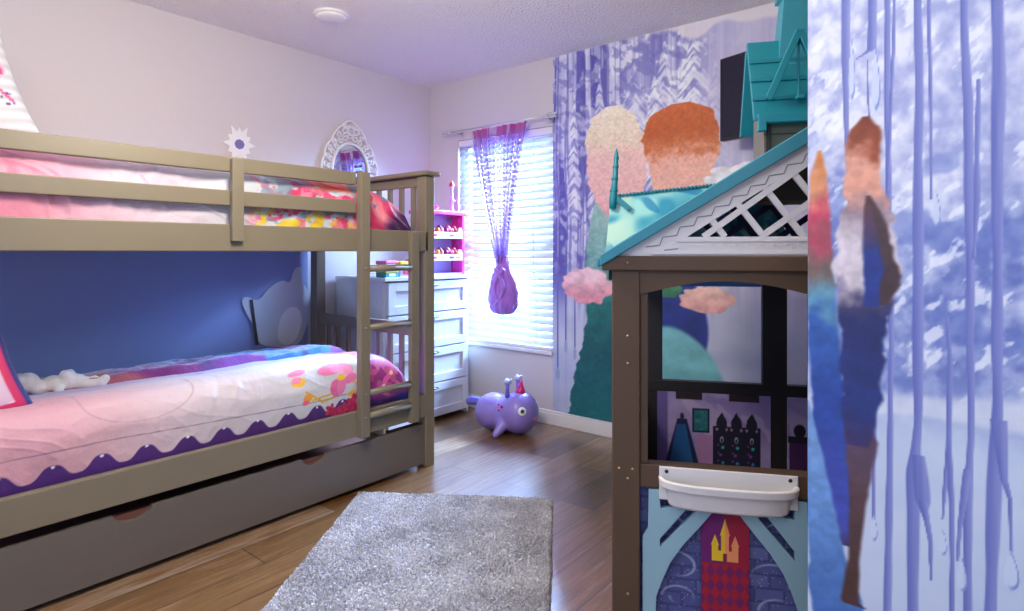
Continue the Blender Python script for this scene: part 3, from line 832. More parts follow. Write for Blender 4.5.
def paint_up(a, b):
    C = np.zeros(a.shape + (3,)) + np.array((208, 210, 216))
    C = C * (0.95 + 0.06 * np.sin(b * 34)[..., None])
    for aa in (-0.72, -0.02, 0.68):
        for p_, q_ in (((0, 0.62), (-0.03, 0.25)), ((-0.03, 0.25), (0.04, -0.10)), ((0.04, -0.10), (0.20, -0.45)), ((0.0, 0.05), (0.16, -0.08))):
            C = mixc(C, (190, 50, 120), line(a, b, (aa + p_[0], p_[1]), (aa + q_[0], q_[1]), 0.022))
        C = mixc(C, (240, 130, 176), blob(a, b, (aa + 0.14, 0.22), (0.075, 0.26), 0.25))
        C = mixc(C, (214, 48, 122), blob(a, b, (aa + 0.16, 0.10), (0.045, 0.13), 0.3))
        for q, w_ in ((0.12, -0.40), (0.19, -0.34), (0.21, -0.50), (0.15, -0.52)):
            C = mixc(C, (70, 50, 110), blob(a, b, (aa + q, w_), (0.02, 0.028)))
    return C
def paint_lo(a, b):
    C = np.zeros(a.shape + (3,)) + np.array((214, 184, 208))
    sw = np.sin(9 * a + 5 * vn(a * 2 + 4, b * 2, 8)) * np.cos(8 * b + 5 * vn(a * 2, b * 2 + 9, 9))
    C = mixc(C, (240, 224, 236), sst(0.35, 0.5, np.abs(sw)))
    e = np.maximum(np.abs(a), np.abs(b))
    C = mixc(C, (200, 34, 96), sst(0.84, 0.86, e))
    C = mixc(C, (40, 44, 120), sst(0.93, 0.945, e))
    return C
pillow('pillow', (-2.88, 0.265, 1.715), 0.68, 0.46, 0.15, (0.92, -0.12, 0.22), (-0.2, -0.24, 1), paint_up, 'white pillow with pink flower stems leaning at the head of the upper bunk')
pillow('pillow', (-2.53, 0.565, 0.628), 0.56, 0.36, 0.13, (0.90, -0.16, 0.30), (-0.22, -0.24, 1), paint_lo, 'pink swirl pillow with magenta and blue border leaning on the lower bunk', corner=True)

# white plush toy lying on the lower bunk
plush = thing('plush_toy', 'white plush toy lying on its back beside the pink swirl pillow', 'plush toy', (-2.95, 0.75, 0.57))
pl = MB()
pc = Vector((-2.96, 0.74, 0.615))
dx = Vector((0.25, 0.97, 0)).normalized(); sx = Vector((0.97, -0.25, 0))
for off, side, z, r in ((-0.10, 0, 0.012, 0.042), (-0.065, 0.03, -0.005, 0.03), (-0.02, 0, -0.006, 0.040), (0.03, 0, 0.0, 0.040), (0.062, 0, -0.004, 0.034), (0.02, 0.02, 0.035, 0.020), (0.035, -0.02, 0.030, 0.020),
                        (0.09, 0.02, -0.010, 0.022), (0.115, 0.025, -0.012, 0.020), (0.142, 0.028, -0.008, 0.022), (0.155, 0.03, 0.004, 0.018), (0.09, -0.03, -0.010, 0.022), (0.12, -0.04, -0.012, 0.022), (-0.125, 0.03, 0.035, 0.016), (-0.125, -0.03, 0.035, 0.016), (-0.13, 0, 0.002, 0.024), (0.0, 0.05, -0.015, 0.02)):
    pl.ball(pc + dx * off + sx * side + Vector((0, 0, z)), r, 14, 9)
po = pl.build('body', mat('white_plush', (232, 226, 222), 0.9, sheen=0.5, bump=0.4, bscale=220), plush)
rm = po.modifiers.new('remesh', 'REMESH'); rm.mode = 'VOXEL'; rm.voxel_size = 0.006; rm.use_smooth_shade = True
sm = po.modifiers.new('smooth', 'SMOOTH'); sm.iterations = 6; sm.factor = 0.5

# ------------------------------------------------------------------ wall decals (plain generic shapes)
def decal(name, pts, cols, label, x=XL + 0.004, extra=()):
    root = thing(name, label, 'wall decal', (x, pts[0][0], pts[0][1]))
    MB().prism(pts, lambda u, v, d: Vector((d, u, v)), x + 0.0005, x + 0.006).build('sheet', cols[0], root, bevel=0.001)
    for nm, pp, m, d in extra:
        MB().prism(pp, lambda u, v, q: Vector((q, u, v)), x + 0.006, x + 0.006 + d).build(nm, m, root)
    return root
def cw(px, py):
    q = onX(px, py, XL + 0.004); return (q.y, q.z)
def smoothpoly(pts, it=3):
    for _ in range(it):
        o = []
        for i in range(len(pts)):
            p = pts[i]; q = pts[(i + 1) % len(pts)]
            o += [(0.75 * p[0] + 0.25 * q[0], 0.75 * p[1] + 0.25 * q[1]), (0.25 * p[0] + 0.75 * q[0], 0.25 * p[1] + 0.75 * q[1])]
        pts = o
    return pts
drift_w = mat('decal_white', (240, 238, 238), 0.6); drift_g = mat('decal_grey', (206, 208, 216), 0.6); twig = mat('decal_twig', (60, 52, 56), 0.6)
drift = smoothpoly([cw(258, 347), cw(257, 330), cw(248, 318), cw(240, 300), cw(246, 296), cw(258, 302), cw(268, 288), cw(282, 279), cw(290, 284), cw(294, 268), cw(302, 266), cw(300, 280), cw(308, 290), cw(310, 312), cw(305, 330), cw(298, 347)], 2)
inner = smoothpoly([cw(276, 344), cw(278, 320), cw(288, 306), cw(299, 308), cw(302, 322), cw(294, 345)])
decal('snowdrift_decal', drift, (drift_g,), 'pale snowdrift shaped decal on the wall above the lower bunk', extra=(('highlight', inner, drift_w, 0.002), ('twig', [cw(249, 300), cw(252, 299), cw(258, 345), cw(255, 345)], twig, 0.003)))
flake = []
fc = cw(239, 141)
for k in range(24):
    t = 2 * math.pi * k / 24; r = 0.125 if k % 4 == 0 else (0.075 if k % 2 else 0.10)
    flake.append((fc[0] + 0.8 * r * math.cos(t), fc[1] - 0.02 + r * math.sin(t)))
dots = [(fc[0] + 0.03 * math.cos(k * 2 * math.pi / 8), fc[1] - 0.02 + 0.03 * math.sin(k * 2 * math.pi / 8)) for k in range(8)]
decal('snowflake_decal', flake, (drift_w,), 'small snowflake shaped decal on the left wall above the upper bunk guard rail', extra=(('centre', dots, mat('decal_lilac', (120, 112, 170), 0.6), 0.002),))

# ------------------------------------------------------------------ oval mirror with a white filigree frame
mc = Vector((XL, 2.525, 1.70))
mir = thing('wall_mirror', 'oval wall mirror in a white filigree frame above the dresser', 'mirror', tuple(mc))
IR, IZ = 0.142, 0.185
frame_m = mat('white_resin', (236, 232, 232), 0.45)
def om(t, kr, kz, x):
    return Vector((XL + x, mc.y + kr * math.cos(t), mc.z + kz * math.sin(t)))
fm_ = MB()
N = 96
fm_.tube([om(2 * math.pi * k / N, IR + 0.006, IZ + 0.006, 0.016) for k in range(N + 1)], 0.011, 8, cap=False)
def outer(t):
    top = max(0.0, math.sin(t)) ** 6 * 0.075 + max(0.0, -math.sin(t)) ** 6 * 0.05
    sc = 0.012 * abs(math.sin(6.5 * t + 0.6))
    return (IR + 0.075 + sc, IZ + 0.075 + sc + top)
fm_.tube([om(2 * math.pi * k / 240, *outer(2 * math.pi * k / 240), 0.012) for k in range(241)], 0.0075, 6, cap=False)
for k in range(26):
    t = 2 * math.pi * (k + 0.5) / 26
    a, b_ = outer(t)
    for fr_, sg in ((0.36, 1), (0.72, -1)):
        cr_ = IR + (a - IR) * fr_; cz_ = IZ + (b_ - IZ) * fr_
        cc = om(t, cr_, cz_, 0.013)
        R0 = 0.021 + (0.006 if abs(math.sin(t)) > 0.9 else 0)
        pts = [cc + Vector((0, (R0 * (1 - 0.75 * q / 22)) * math.cos(t + sg * q * 0.36), (R0 * (1 - 0.75 * q / 22)) * math.sin(t + sg * q * 0.36))) for q in range(23)]
        fm_.tube(pts, [0.0065] * 20 + [0.005, 0.006, 0.007], 6)
for sg in (-1, 1):
    for q in range(3):
        c0 = mc + Vector((0.014, sg * 0.03 * (q - 0.3), IZ + 0.085 + 0.018 * q))
        fm_.tube([c0 + Vector((0, sg * (0.026 - q * 0.005) * (1 - j / 26) * math.cos(j * 0.38), (0.026 - 0.004 * q) * (1 - j / 26) * math.sin(j * 0.38))) for j in range(22)], 0.006, 6)
fm_.build('frame', frame_m, mir)
glassm = mat('mirror_silver', (235, 238, 242), 0.02, 1.0)
MB().prism([(IR * math.cos(2 * math.pi * k / 64), IZ * math.sin(2 * math.pi * k / 64)) for k in range(64)], lambda u, v, d: Vector((XL + d, mc.y + u, mc.z + v)), 0.002, 0.009).build('mirror_glass', glassm, mir)

# ================================================================== DRESSER
dres_m = mat('white_lacquer', (226, 228, 234), 0.35)
DX0, DX1, DY0, DY1, DZ = XL + 0.02, -2.955, 2.395, 3.185, 0.985
dre = thing('dresser', 'white four drawer dresser in the corner behind the bunk bed', 'dresser', ((DX0 + DX1) / 2, (DY0 + DY1) / 2, 0))
b_ = MB()
b_.box(DX0, DX1 - 0.02, DY0 + 0.01, DY0 + 0.03, 0, DZ - 0.025); b_.box(DX0, DX1 - 0.02, DY1 - 0.03, DY1 - 0.01, 0, DZ - 0.025)
b_.box(DX0, DX0 + 0.01, DY0 + 0.03, DY1 - 0.03, 0.05, DZ - 0.025); b_.box(DX0, DX1 - 0.03, DY0 + 0.03, DY1 - 0.03, 0.03, 0.06)
b_.build('body', dres_m, dre, bevel=0.002)
MB().box(DX0, DX1 + 0.008, DY0, DY1, DZ - 0.025, DZ).build('top', dres_m, dre, bevel=0.003)
zs = [0.03, 0.262, 0.502, 0.742, 0.955]
hand_m = mat('dark_nickel', (70, 76, 84), 0.35, 0.9)
for k in range(4):
    z0, z1 = zs[k] + 0.004, zs[k + 1] - 0.004
    ya_, yb_ = DY0 + 0.034, DY1 - 0.034
    d = MB()
    d.box(DX1 - 0.045, DX1 - 0.012, ya_, yb_, z0, z1)
    fw = 0.055
    for a in ((ya_, ya_ + fw, z0, z1), (yb_ - fw, yb_, z0, z1), (ya_ + fw, yb_ - fw, z0, z0 + fw), (ya_ + fw, yb_ - fw, z1 - fw, z1)):
        d.box(DX1 - 0.012, DX1, *a)
    dw = d.build('drawer', dres_m, dre, bevel=0.002)
    hz = z1 - 0.028
    MB().tube([(DX1, 2.74, hz), (DX1 + 0.022, 2.745, hz), (DX1 + 0.024, 2.79, hz), (DX1 + 0.022, 2.835, hz), (DX1, 2.84, hz)], 0.0055, 8).build('handle', hand_m, dw)

# ------------------------------------------------------------------ pink toy shelf and toys on the dresser
pink_m = mat('pink_plastic', (232, 60, 160), 0.35); lilac_m = mat('lilac_plastic', (196, 176, 226), 0.4); wht_m = mat('white_plastic', (238, 234, 240), 0.4)
SX0, SX1, SY0, SY1, SZ0, SZ1 = -3.13, -3.01, 2.78, 3.172, DZ, 1.405
sh = thing('toy_shelf', 'pink toy market shelf with white trays on top of the dresser beside the window', 'toy shelf', ((SX0 + SX1) / 2, (SY0 + SY1) / 2, SZ0))
MB().box(SX0, SX1, SY1 - 0.025, SY1, SZ0, SZ1).build('side_panel', pink_m, sh, bevel=0.004)
MB().box(SX0, SX1, SY0, SY0 + 0.025, SZ0, SZ1).build('side_panel', pink_m, sh, bevel=0.004)
MB().box(SX0 - 0.03, SX1 + 0.012, SY0 - 0.01, SY1 + 0.008, SZ1, SZ1 + 0.03).build('top_panel', pink_m, sh, bevel=0.006)
MB().box(SX0, SX0 + 0.01, SY0 + 0.025, SY1 - 0.025, SZ0, SZ1).build('back_panel', lilac_m, sh)
stick = [mat('sticker_red', (206, 44, 70), 0.5), mat('sticker_orange', (232, 150, 50), 0.5), mat('sticker_plum', (130, 40, 90), 0.5), mat('sticker_pink', (232, 120, 170), 0.5)]
for z in (1.24, 1.085):
    prof2 = [(SY0 + 0.03, z), (SY1 - 0.03, z), (SY1 - 0.03, z + 0.05), (SY1 - 0.045, z + 0.075), (SY1 - 0.065, z + 0.078), (SY1 - 0.075, z + 0.045), (SY0 + 0.075, z + 0.045), (SY0 + 0.065, z + 0.078), (SY0 + 0.045, z + 0.075), (SY0 + 0.03, z + 0.05)]
    tr_ = MB().prism(prof2, lambda u, v, d: Vector((d, u, v)), SX1 - 0.004, SX1 + 0.010)
    tr_.box(SX0 + 0.012, SX1 - 0.004, SY0 + 0.03, SY1 - 0.03, z, z + 0.008)
    t_ = tr_.build('tray', wht_m, sh)
    q = 0
    for yy in (SY0 + 0.08, SY0 + 0.165, SY0 + 0.245, SY0 + 0.305):
        for k in range(3):
            MB().ball((SX1 - 0.035, yy + 0.018 * k - 0.01, z + 0.056 + 0.016 * (k == 1)), (0.02, 0.017, 0.024), 10, 7, mi=0).build('play_food', stick[(q + k) % 4], t_)
        MB().box(SX1 + 0.010, SX1 + 0.0115, yy - 0.018, yy + 0.026, z + 0.014, z + 0.03).build('sticker', stick[q % 4], t_)
        q += 1
MB().box(SX0 + 0.02, SX1, SY0 + 0.03, SY1 - 0.03, SZ0, SZ0 + 0.012).build('base_shelf', lilac_m, sh)

tc_ = Vector((-3.07, 3.10, SZ1 + 0.03))
tw = thing('toy_turret', 'slim lilac toy turret with red cone roof on top of the pink toy shelf', 'toy', tuple(tc_))
MB().lathe([(0.020, 0), (0.020, 0.006), (0.013, 0.012), (0.011, 0.07), (0.026, 0.075), (0.026, 0.083), (0.011, 0.088), (0.010, 0.165), (0.014, 0.17), (0.012, 0.185)], tc_, 16).build('tower', lilac_m, tw)
MB().lathe([(0.024, 0.185), (0.022, 0.188), (0.0, 0.232)], tc_, 16).build('cone_roof', mat('red_plastic', (222, 40, 40), 0.35), tw)
ck = thing('toy_tiara', 'small pink toy tiara lying on top of the pink toy shelf', 'toy', (-3.08, 2.93, SZ1 + 0.03))
MB().lathe([(0.03, 0), (0.033, 0.02), (0.030, 0.02), (0.027, 0.004)], (-3.08, 2.93, SZ1 + 0.03), 20).build('band', pink_m, ck)
for k in range(6):
    t = k * math.pi / 3
    MB().lathe([(0.008, 0), (0, 0.022)], (-3.08 + 0.031 * math.cos(t), 2.93 + 0.031 * math.sin(t), SZ1 + 0.048), 8).build('point', pink_m, ck)

def box_toy(name, label, c, sx, sy, sz, cols, rot=0.0, h=None):
    r_ = thing(name, label, 'toy', (c[0], c[1], c[2]), rot, group=None)
    MB().box(-sx / 2, sx / 2, -sy / 2, sy / 2, 0, sz * 0.62).build('body', cols[0], r_, bevel=0.004, world=False)
    MB().box(-sx / 2 - 0.003, sx / 2 + 0.003, -sy / 2 - 0.003, sy / 2 + 0.003, sz * 0.62, sz).build('lid', cols[1], r_, bevel=0.004, world=False)
    MB().box(sx / 2, sx / 2 + 0.002, -sy / 4, sy / 4, sz * 0.15, sz * 0.5).build('sticker', cols[2], r_, world=False)
    return r_
yel = mat('yellow_plastic', (240, 214, 60), 0.4); teal_t = mat('teal_plastic', (60, 160, 170), 0.4); mag = mat('magenta_plastic', (190, 30, 110), 0.4)
box_toy('toy_box', 'teal toy box with yellow lid at the near end of the dresser top', (-3.02, 2.47, DZ), 0.10, 0.10, 0.05, (teal_t, yel, wht_m))
box_toy('toy_box', 'white toy box with pink lid stacked on the teal toy box', (-3.03, 2.475, DZ + 0.05), 0.09, 0.095, 0.055, (wht_m, stick[3], stick[0]), 0.05)
box_toy('toy_box', 'lilac toy box with yellow lid beside the teal toy box', (-3.02, 2.59, DZ), 0.09, 0.10, 0.10, (lilac_m, yel, stick[0]))
box_toy('toy_box', 'magenta toy box with white sticker standing left of the pink toy shelf', (-3.03, 2.69, DZ), 0.08, 0.06, 0.11, (mag, mag, wht_m))

# ================================================================== WINDOW BLINDS, ROD, CURTAIN
slat_m = bpy.data.materials.new('blind_slat'); slat_m.use_nodes = True
nt = slat_m.node_tree; pb = nt.nodes['Principled BSDF']; pb.inputs['Base Color'].default_value = rgba((236, 240, 246)); pb.inputs['Roughness'].default_value = 0.45
tl = nt.nodes.new('ShaderNodeBsdfTranslucent'); tl.inputs['Color'].default_value = rgba((226, 236, 252))
mxs = nt.nodes.new('ShaderNodeMixShader'); mxs.inputs[0].default_value = 0.22
nt.links.new(pb.outputs[0], mxs.inputs[1]); nt.links.new(tl.outputs[0], mxs.inputs[2]); nt.links.new(mxs.outputs[0], nt.nodes['Material Output'].inputs['Surface'])
bl = thing('window_blind', 'white horizontal slat blind hanging closed in the window', 'blind', ((WX0 + WX1) / 2, YW + 0.02, WZ0))
MB().box(WX0 + 0.008, WX1 - 0.008, YW - 0.004, YW + 0.05, WZ1 - 0.05, WZ1 - 0.004).build('head_rail', white_trim, bl, bevel=0.003)
sl = MB()
nsl = 29
for k in range(nsl):
    z = WZ0 + 0.045 + k * (WZ1 - WZ0 - 0.10) / (nsl - 1)
    t = math.radians(42)
    cx_, cy_ = (WX0 + WX1) / 2, YW + 0.022
    pts = []
    for j in range(5):
        q = (j / 4 - 0.5) * 0.056
        bow = 0.003 * (1 - (2 * j / 4 - 1) ** 2)
        pts.append((cy_ - q * math.cos(t) - bow * math.sin(t), z - q * math.sin(t) + bow * math.cos(t)))
    v = []
    for y_, z_ in pts:
        v += [(WX0 + 0.012, y_, z_), (WX1 - 0.012, y_, z_)]
    sl.add(v, [(2 * j, 2 * j + 1, 2 * j + 3, 2 * j + 2) for j in range(4)], 0, True)
so = sl.build('slats', slat_m, bl)
sd = so.modifiers.new('thickness', 'SOLIDIFY'); sd.thickness = 0.002
MB().box(WX0 + 0.012, WX1 - 0.012, YW - 0.006, YW + 0.046, WZ0 + 0.002, WZ0 + 0.022).build('bottom_rail', white_trim, bl, bevel=0.003)
cd = MB()
for x in (WX0 + 0.14, (WX0 + WX1) / 2, WX1 - 0.14):
    cd.tube([(x, YW - 0.008, WZ0 + 0.02), (x, YW - 0.008, WZ1 - 0.05)], 0.0012, 5)
cd.build('ladder_cord', white_trim, bl)
pc_ = MB().tube([(WX1 - 0.16, YW - 0.012, WZ1 - 0.05), (WX1 - 0.16, YW - 0.012, 1.02)], 0.0012, 5)
pc_.lathe([(0.001, 0.02), (0.006, 0.0), (0.005, -0.012)], (WX1 - 0.16, YW - 0.012, 1.0), 10)
pc_.build('pull_cord', mat('cord_grey', (150, 160, 170), 0.6), bl)

ROD_Y, ROD_Z = YW - 0.10, 2.03
rod_m = mat('brushed_silver', (206, 204, 208), 0.3, 0.6)
rd = thing('curtain_rod', 'thin silver curtain rod with scrolled finials above the window', 'curtain rod', (-2.75, ROD_Y, ROD_Z))
MB().tube([(-3.16, ROD_Y, ROD_Z), (-2.30, ROD_Y, ROD_Z)], 0.0055, 10).build('rod', rod_m, rd)
for xs_, sg in ((-3.16, -1), (-2.30, 1)):
    f_ = MB()
    f_.ball((xs_ + sg * 0.012, ROD_Y, ROD_Z), 0.014, 12, 8)
    f_.tube([(xs_ + sg * (0.02 + 0.0045 * j), ROD_Y, ROD_Z + 0.014 * math.sin(j * 0.75)) for j in range(17)], [0.006] * 14 + [0.005, 0.004, 0.003], 6)
    f_.tube([(xs_ + sg * (0.02 + 0.0045 * j), ROD_Y, ROD_Z - 0.014 * math.sin(j * 0.75)) for j in range(17)], [0.006] * 14 + [0.005, 0.004, 0.003], 6)
    f_.build('finial', rod_m, rd)
    bx_ = xs_ + sg * -0.02
    MB().tube([(bx_, YW - 0.001, ROD_Z), (bx_, ROD_Y, ROD_Z)], 0.006, 8).box(bx_ - 0.012, bx_ + 0.012, YW - 0.006, YW, ROD_Z - 0.03, ROD_Z + 0.03).build('bracket', rod_m, rd)

cur = thing('curtain', 'sheer purple sequin curtain tied in a knot in front of the blinds', 'curtain', (-2.66, ROD_Y, 0.72))
cur_m = print_mat('sequin_voile', 0.5, sheen=0.4, alpha=True)
NU, NV = 220, 260
U, V = np.meshgrid(np.linspace(0, 1, NU), np.linspace(0, 1, NV))
top_l, top_r, kn = -2.945, -2.435, -2.665
zt, zk = 2.015, 1.065
ease = V ** 1.25
xl = top_l + (kn - 0.030 - top_l) * ease - 0.010 * np.sin(V * math.pi)
xr = top_r + (kn + 0.030 - top_r) * (V ** 0.85)
Xc = xl + (xr - xl) * U
amp = 0.012 + 0.012 * V
Yc = ROD_Y - 0.002 + amp * np.sin(U * 2 * math.pi * 8) + 0.01 * np.sin(U * 17 + V * 4)
Zc = zt + (zk - zt) * V
pinkt = 1 - sst(0.0, 0.10, V)
cc = two((112, 52, 168), (168, 112, 206), fbm(U * 40, V * 60, 501))
cc = mixc(cc, (170, 50, 140), pinkt)
dotm = ((np.sin(U * 150) > 0.0) & (np.sin(V * 190 + 2 * np.sin(U * 75)) > -0.2))
edge_d = np.abs(U - 0.5) * 2
dens = np.clip(0.40 + 0.62 * sst(0.10, 0.45, edge_d) + sst(0.66, 0.95, V), 0, 1)
alpha = np.clip(dens * np.where(dotm, 1.0, 0.62) + np.where(dotm, 0.12, 0.0), 0, 1)
alpha = np.where(V < 0.07, np.where((np.abs(U - 0.18) < 0.17) | (np.abs(U - 0.56) < 0.09) | (np.abs(U - 0.86) < 0.14), 0.97, 0.25), alpha)
paint_grid('sheer_panel', np.stack([Xc, Yc, Zc], -1), np.concatenate([cc, alpha[..., None]], -1), cur_m, cur)
kc = Vector((kn + 0.012, ROD_Y, 0))
knot_m = mat('purple_voile', (164, 104, 208), 0.6, noise=0.25, nscale=70, sheen=0.5)
kprof = [(0.010, 0.714), (0.045, 0.717), (0.078, 0.732), (0.100, 0.762), (0.112, 0.81), (0.112, 0.87), (0.100, 0.93), (0.080, 0.985), (0.058, 1.035), (0.040, 1.08), (0.030, 1.12)]
kb = MB().lathe(kprof, kc, 90, fr=lambda t, z, q: 1 + 0.09 * math.sin(t * 8 + z * 22) + 0.05 * math.sin(t * 15 - z * 34))
for p in kb.v: p.y = kc.y + (p.y - kc.y) * 0.62
kb.build('tied_knot', knot_m, cur)
kt = MB()
kt.tube([kc + Vector((0.09 * math.sin(j * 0.16) - 0.03, -0.052 - 0.018 * math.sin(j * 0.15), 1.03 - 0.013 * j)) for j in range(20)], 0.012, 8)
kt.tube([kc + Vector((-0.07 * math.sin(j * 0.16) + 0.05, -0.050 - 0.020 * math.sin(j * 0.15), 1.03 - 0.013 * j)) for j in range(20)], 0.014, 8)
kt.build('wrap', knot_m, cur)

# ceiling fitting
cl = thing('ceiling_alarm', 'round white smoke alarm on the ceiling above the bunk bed', 'smoke alarm', (-2.83, 1.93, ZC))
MB().lathe([(0.098, ZC), (0.098, ZC - 0.010), (0.092, ZC - 0.014)], (-2.83, 1.93, 0), 40).build('base', white_trim, cl)
MB().lathe([(0.084, ZC - 0.013), (0.082, ZC - 0.022), (0.066, ZC - 0.029), (0.0, ZC - 0.031)], (-2.83, 1.93, 0), 40).build('cover', white_trim, cl)

# ================================================================== HOPPER TOY
hop = thing('hopper_toy', 'inflatable purple hopper toy with pink horn on the floor below the window', 'bouncy toy', (-2.40, 2.93, 0))
fdir = Vector((0.98, 0.14, 0)).normalized()          # head to the right of the picture
sdir = Vector((-fdir.y, fdir.x, 0)) * -1                # towards the camera
hc = Vector((-2.445, 2.965, 0))
def hp(f, s_, z): return hc + fdir * f + sdir * s_ + Vector((0, 0, z))
hb = MB()
ax = (fdir, sdir, (0, 0, 1))
hb.ball(hp(-0.095, 0, 0.118), (0.125, 0.130, 0.118), 20, 14, axes=ax)
hb.ball(hp(-0.01, 0, 0.112), (0.12, 0.122, 0.112), 20, 14, axes=ax)
hb.ball(hp(0.095, 0, 0.134), (0.118, 0.136, 0.134), 20, 14, axes=ax)
for sg in (1, -1):
    for j in range(6):
        q = j / 5
        hb.ball(hp(0.04 - 0.02 * q, sg * (0.09 + 0.075 * q), 0.085 - 0.062 * q), 0.044 - 0.021 * q, 12, 8)
hbm = mat('purple_vinyl', (142, 122, 206), 0.32, coat=0.2)
ho = hb.build('body', hbm, hop)
rm = ho.modifiers.new('remesh', 'REMESH'); rm.mode = 'VOXEL'; rm.voxel_size = 0.008; rm.use_smooth_shade = True
sm = ho.modifiers.new('smooth', 'SMOOTH'); sm.iterations = 14; sm.factor = 0.5
tl_ = MB()
tl_.tube([hp(-0.18, 0, 0.15), hp(-0.22, 0, 0.165), hp(-0.27, 0.0, 0.165), hp(-0.30, 0.0, 0.155), hp(-0.312, 0, 0.15)], [0.020, 0.026, 0.030, 0.024, 0.008], 14)
tl_.build('tail', mat('violet_vinyl', (112, 104, 204), 0.32), hop)
MB().lathe([(0.036, 0), (0.030, 0.016), (0.002, 0.085)], hp(0.100, 0.0, 0.258), 20, (0.15, 0.05, 1)).build('horn', mat('magenta_vinyl', (196, 30, 110), 0.35), hop)
for sg in (1, -1):
    st_ = MB()
    b0 = hp(0.045, sg * 0.065, 0.235)
    st_.tube([b0, b0 + Vector((0, 0, 0.05)), b0 + Vector((0.002, 0, 0.085))], [0.016, 0.012, 0.012], 12)
    ho_ = st_.build('grip', mat('violet_vinyl', (112, 104, 204), 0.32), hop)
    MB().ball(b0 + Vector((0.002, 0, 0.098)), (0.026, 0.026, 0.018), 12, 8).ball(b0 + Vector((-0.016, 0.01, 0.108)), 0.011, 10, 6).ball(b0 + Vector((0.018, 0.008, 0.108)), 0.011, 10, 6).build('grip_end', mat('pale_vinyl', (178, 176, 222), 0.3), ho_)
for sg in (1, -1):
    d_ = (fdir * 0.66 + sdir * sg * 0.74 + Vector((0, 0, 0.24))).normalized()
    base = hp(0.095, 0, 0.140)
    e_c = base + fdir * (0.118 * d_.dot(fdir)) * 0.95 + sdir * (0.136 * d_.dot(sdir)) * 0.95 + Vector((0, 0, 0.130 * d_.z))
    e_ = MB().lathe([(0.026, 0), (0.026, 0.004), (0.020, 0.008), (0, 0.010)], e_c, 20, d_).build('eye', mat('white_print', (238, 238, 240), 0.3), hop)
    MB().lathe([(0.013, 0.0085), (0.011, 0.011), (0, 0.012)], e_c, 18, d_).build('pupil', mat('black_print', (26, 24, 34), 0.25), e_)
for (f_, z_, s_, r_) in ((0.030, 0.185, 0.108, 0.011), (0.012, 0.162, 0.112, 0.008), (0.004, 0.196, 0.104, 0.007)):
    c_ = hp(f_, s_, z_)
    MB().ball(c_, (r_, 0.006, r_), 12, 8, axes=ax).build('cheek_dot', mat('magenta_vinyl', (196, 30, 110), 0.35), hop)
ml = base + fdir * 0.112 + Vector((0, 0, -0.03))
MB().ball(ml, (0.008, 0.022, 0.012), 12, 8, axes=ax).build('mouth', mat('rose_vinyl', (206, 90, 140), 0.35), hop)

# ================================================================== RUG
A0 = onZ(358, 496, 0); A1 = onZ(553, 502, 0); A2 = onZ(268, 611, 0)
ex = (A1 - A0); rw = ex.length; ex = ex.normalized(); ey = Vector((ex.y, -ex.x, 0))
rl = 1.55
nu, nv = 260, 440
U, V = np.meshgrid(np.linspace(0, 1, nu), np.linspace(0, 1, nv))
rng = np.random.default_rng(3)
jit = rng.random(U.shape)
e = np.minimum(np.minimum(U, 1 - U) * rw, np.minimum(V, 1 - V) * rl)
jx = (rng.random(U.shape) - 0.5) * 0.006; jy = (rng.random(U.shape) - 0.5) * 0.006
Zr = (0.012 + 0.013 * jit + 0.006 * fbm(U * 14, V * 22, 601)) * sst(-0.002, 0.012, e) + 0.001
wv = 0.006 * (vn(V * 30, U * 0, 602) - 0.5)
P = np.array(A0) + ((U * rw) + jx + wv)[..., None] * np.array(ex) + ((V * rl) + jy)[..., None] * np.array(ey)
P[..., 2] = Zr
C = two((100, 98, 106), (228, 226, 230), np.clip(0.55 * jit + 0.45 * fbm(U * 9, V * 15, 603) + 0.12 * (fbm(U * 3, V * 5, 604) - 0.5), 0, 1))
tag(paint_grid('shag_rug', P, C, print_mat('shag_pile', 0.95, sheen=0.3), smooth=False), 'light grey shag rug lying on the wood floor in the foreground', 'rug')

# ================================================================== TELEVISION on the window wall
tv_l = Vector((-1.11, 3.09, 0)); tv_d = Vector((0.951, -0.309, 0)).normalized(); tv_n = Vector((-0.309, -0.951, 0)).normalized()
tvw, tz0, tz1 = 0.72, 1.712, 2.134
tvc = tv_l + tv_d * tvw / 2
tv = thing('television', 'dark wall mounted television high on the mural behind the playhouse tower', 'television', (tvc.x, tvc.y, tz0))
zm = (tz0 + tz1) / 2
blk = mat('tv_black', (22, 20, 30), 0.35)
MB().obox((tvc.x, tvc.y, zm), (tv_d, tv_n, (0, 0, 1)), (tvw / 2, 0.018, (tz1 - tz0) / 2)).build('casing', blk, tv, bevel=0.004)
MB().obox((tvc.x + tv_n.x * 0.0185, tvc.y + tv_n.y * 0.0185, zm + 0.004), (tv_d, tv_n, (0, 0, 1)), (tvw / 2 - 0.010, 0.001, (tz1 - tz0) / 2 - 0.014)).build('screen', mat('tv_screen', (14, 14, 40), 0.25), tv)
ar = MB().obox((tvc.x - tv_n.x * 0.03, tvc.y - tv_n.y * 0.03, zm), (tv_d, tv_n, (0, 0, 1)), (0.08, 0.012, 0.10))
ar.bar((tvc.x - tv_n.x * 0.04, tvc.y - tv_n.y * 0.04, zm), (tvc.x + 0.02, YW - 0.012, zm), 0.04, 0.03, (0, 0, 1))
ar.box(tvc.x - 0.04, tvc.x + 0.08, YW - 0.018, YW - 0.0035, zm - 0.11, zm + 0.11)
ar.build('wall_bracket', blk, tv)

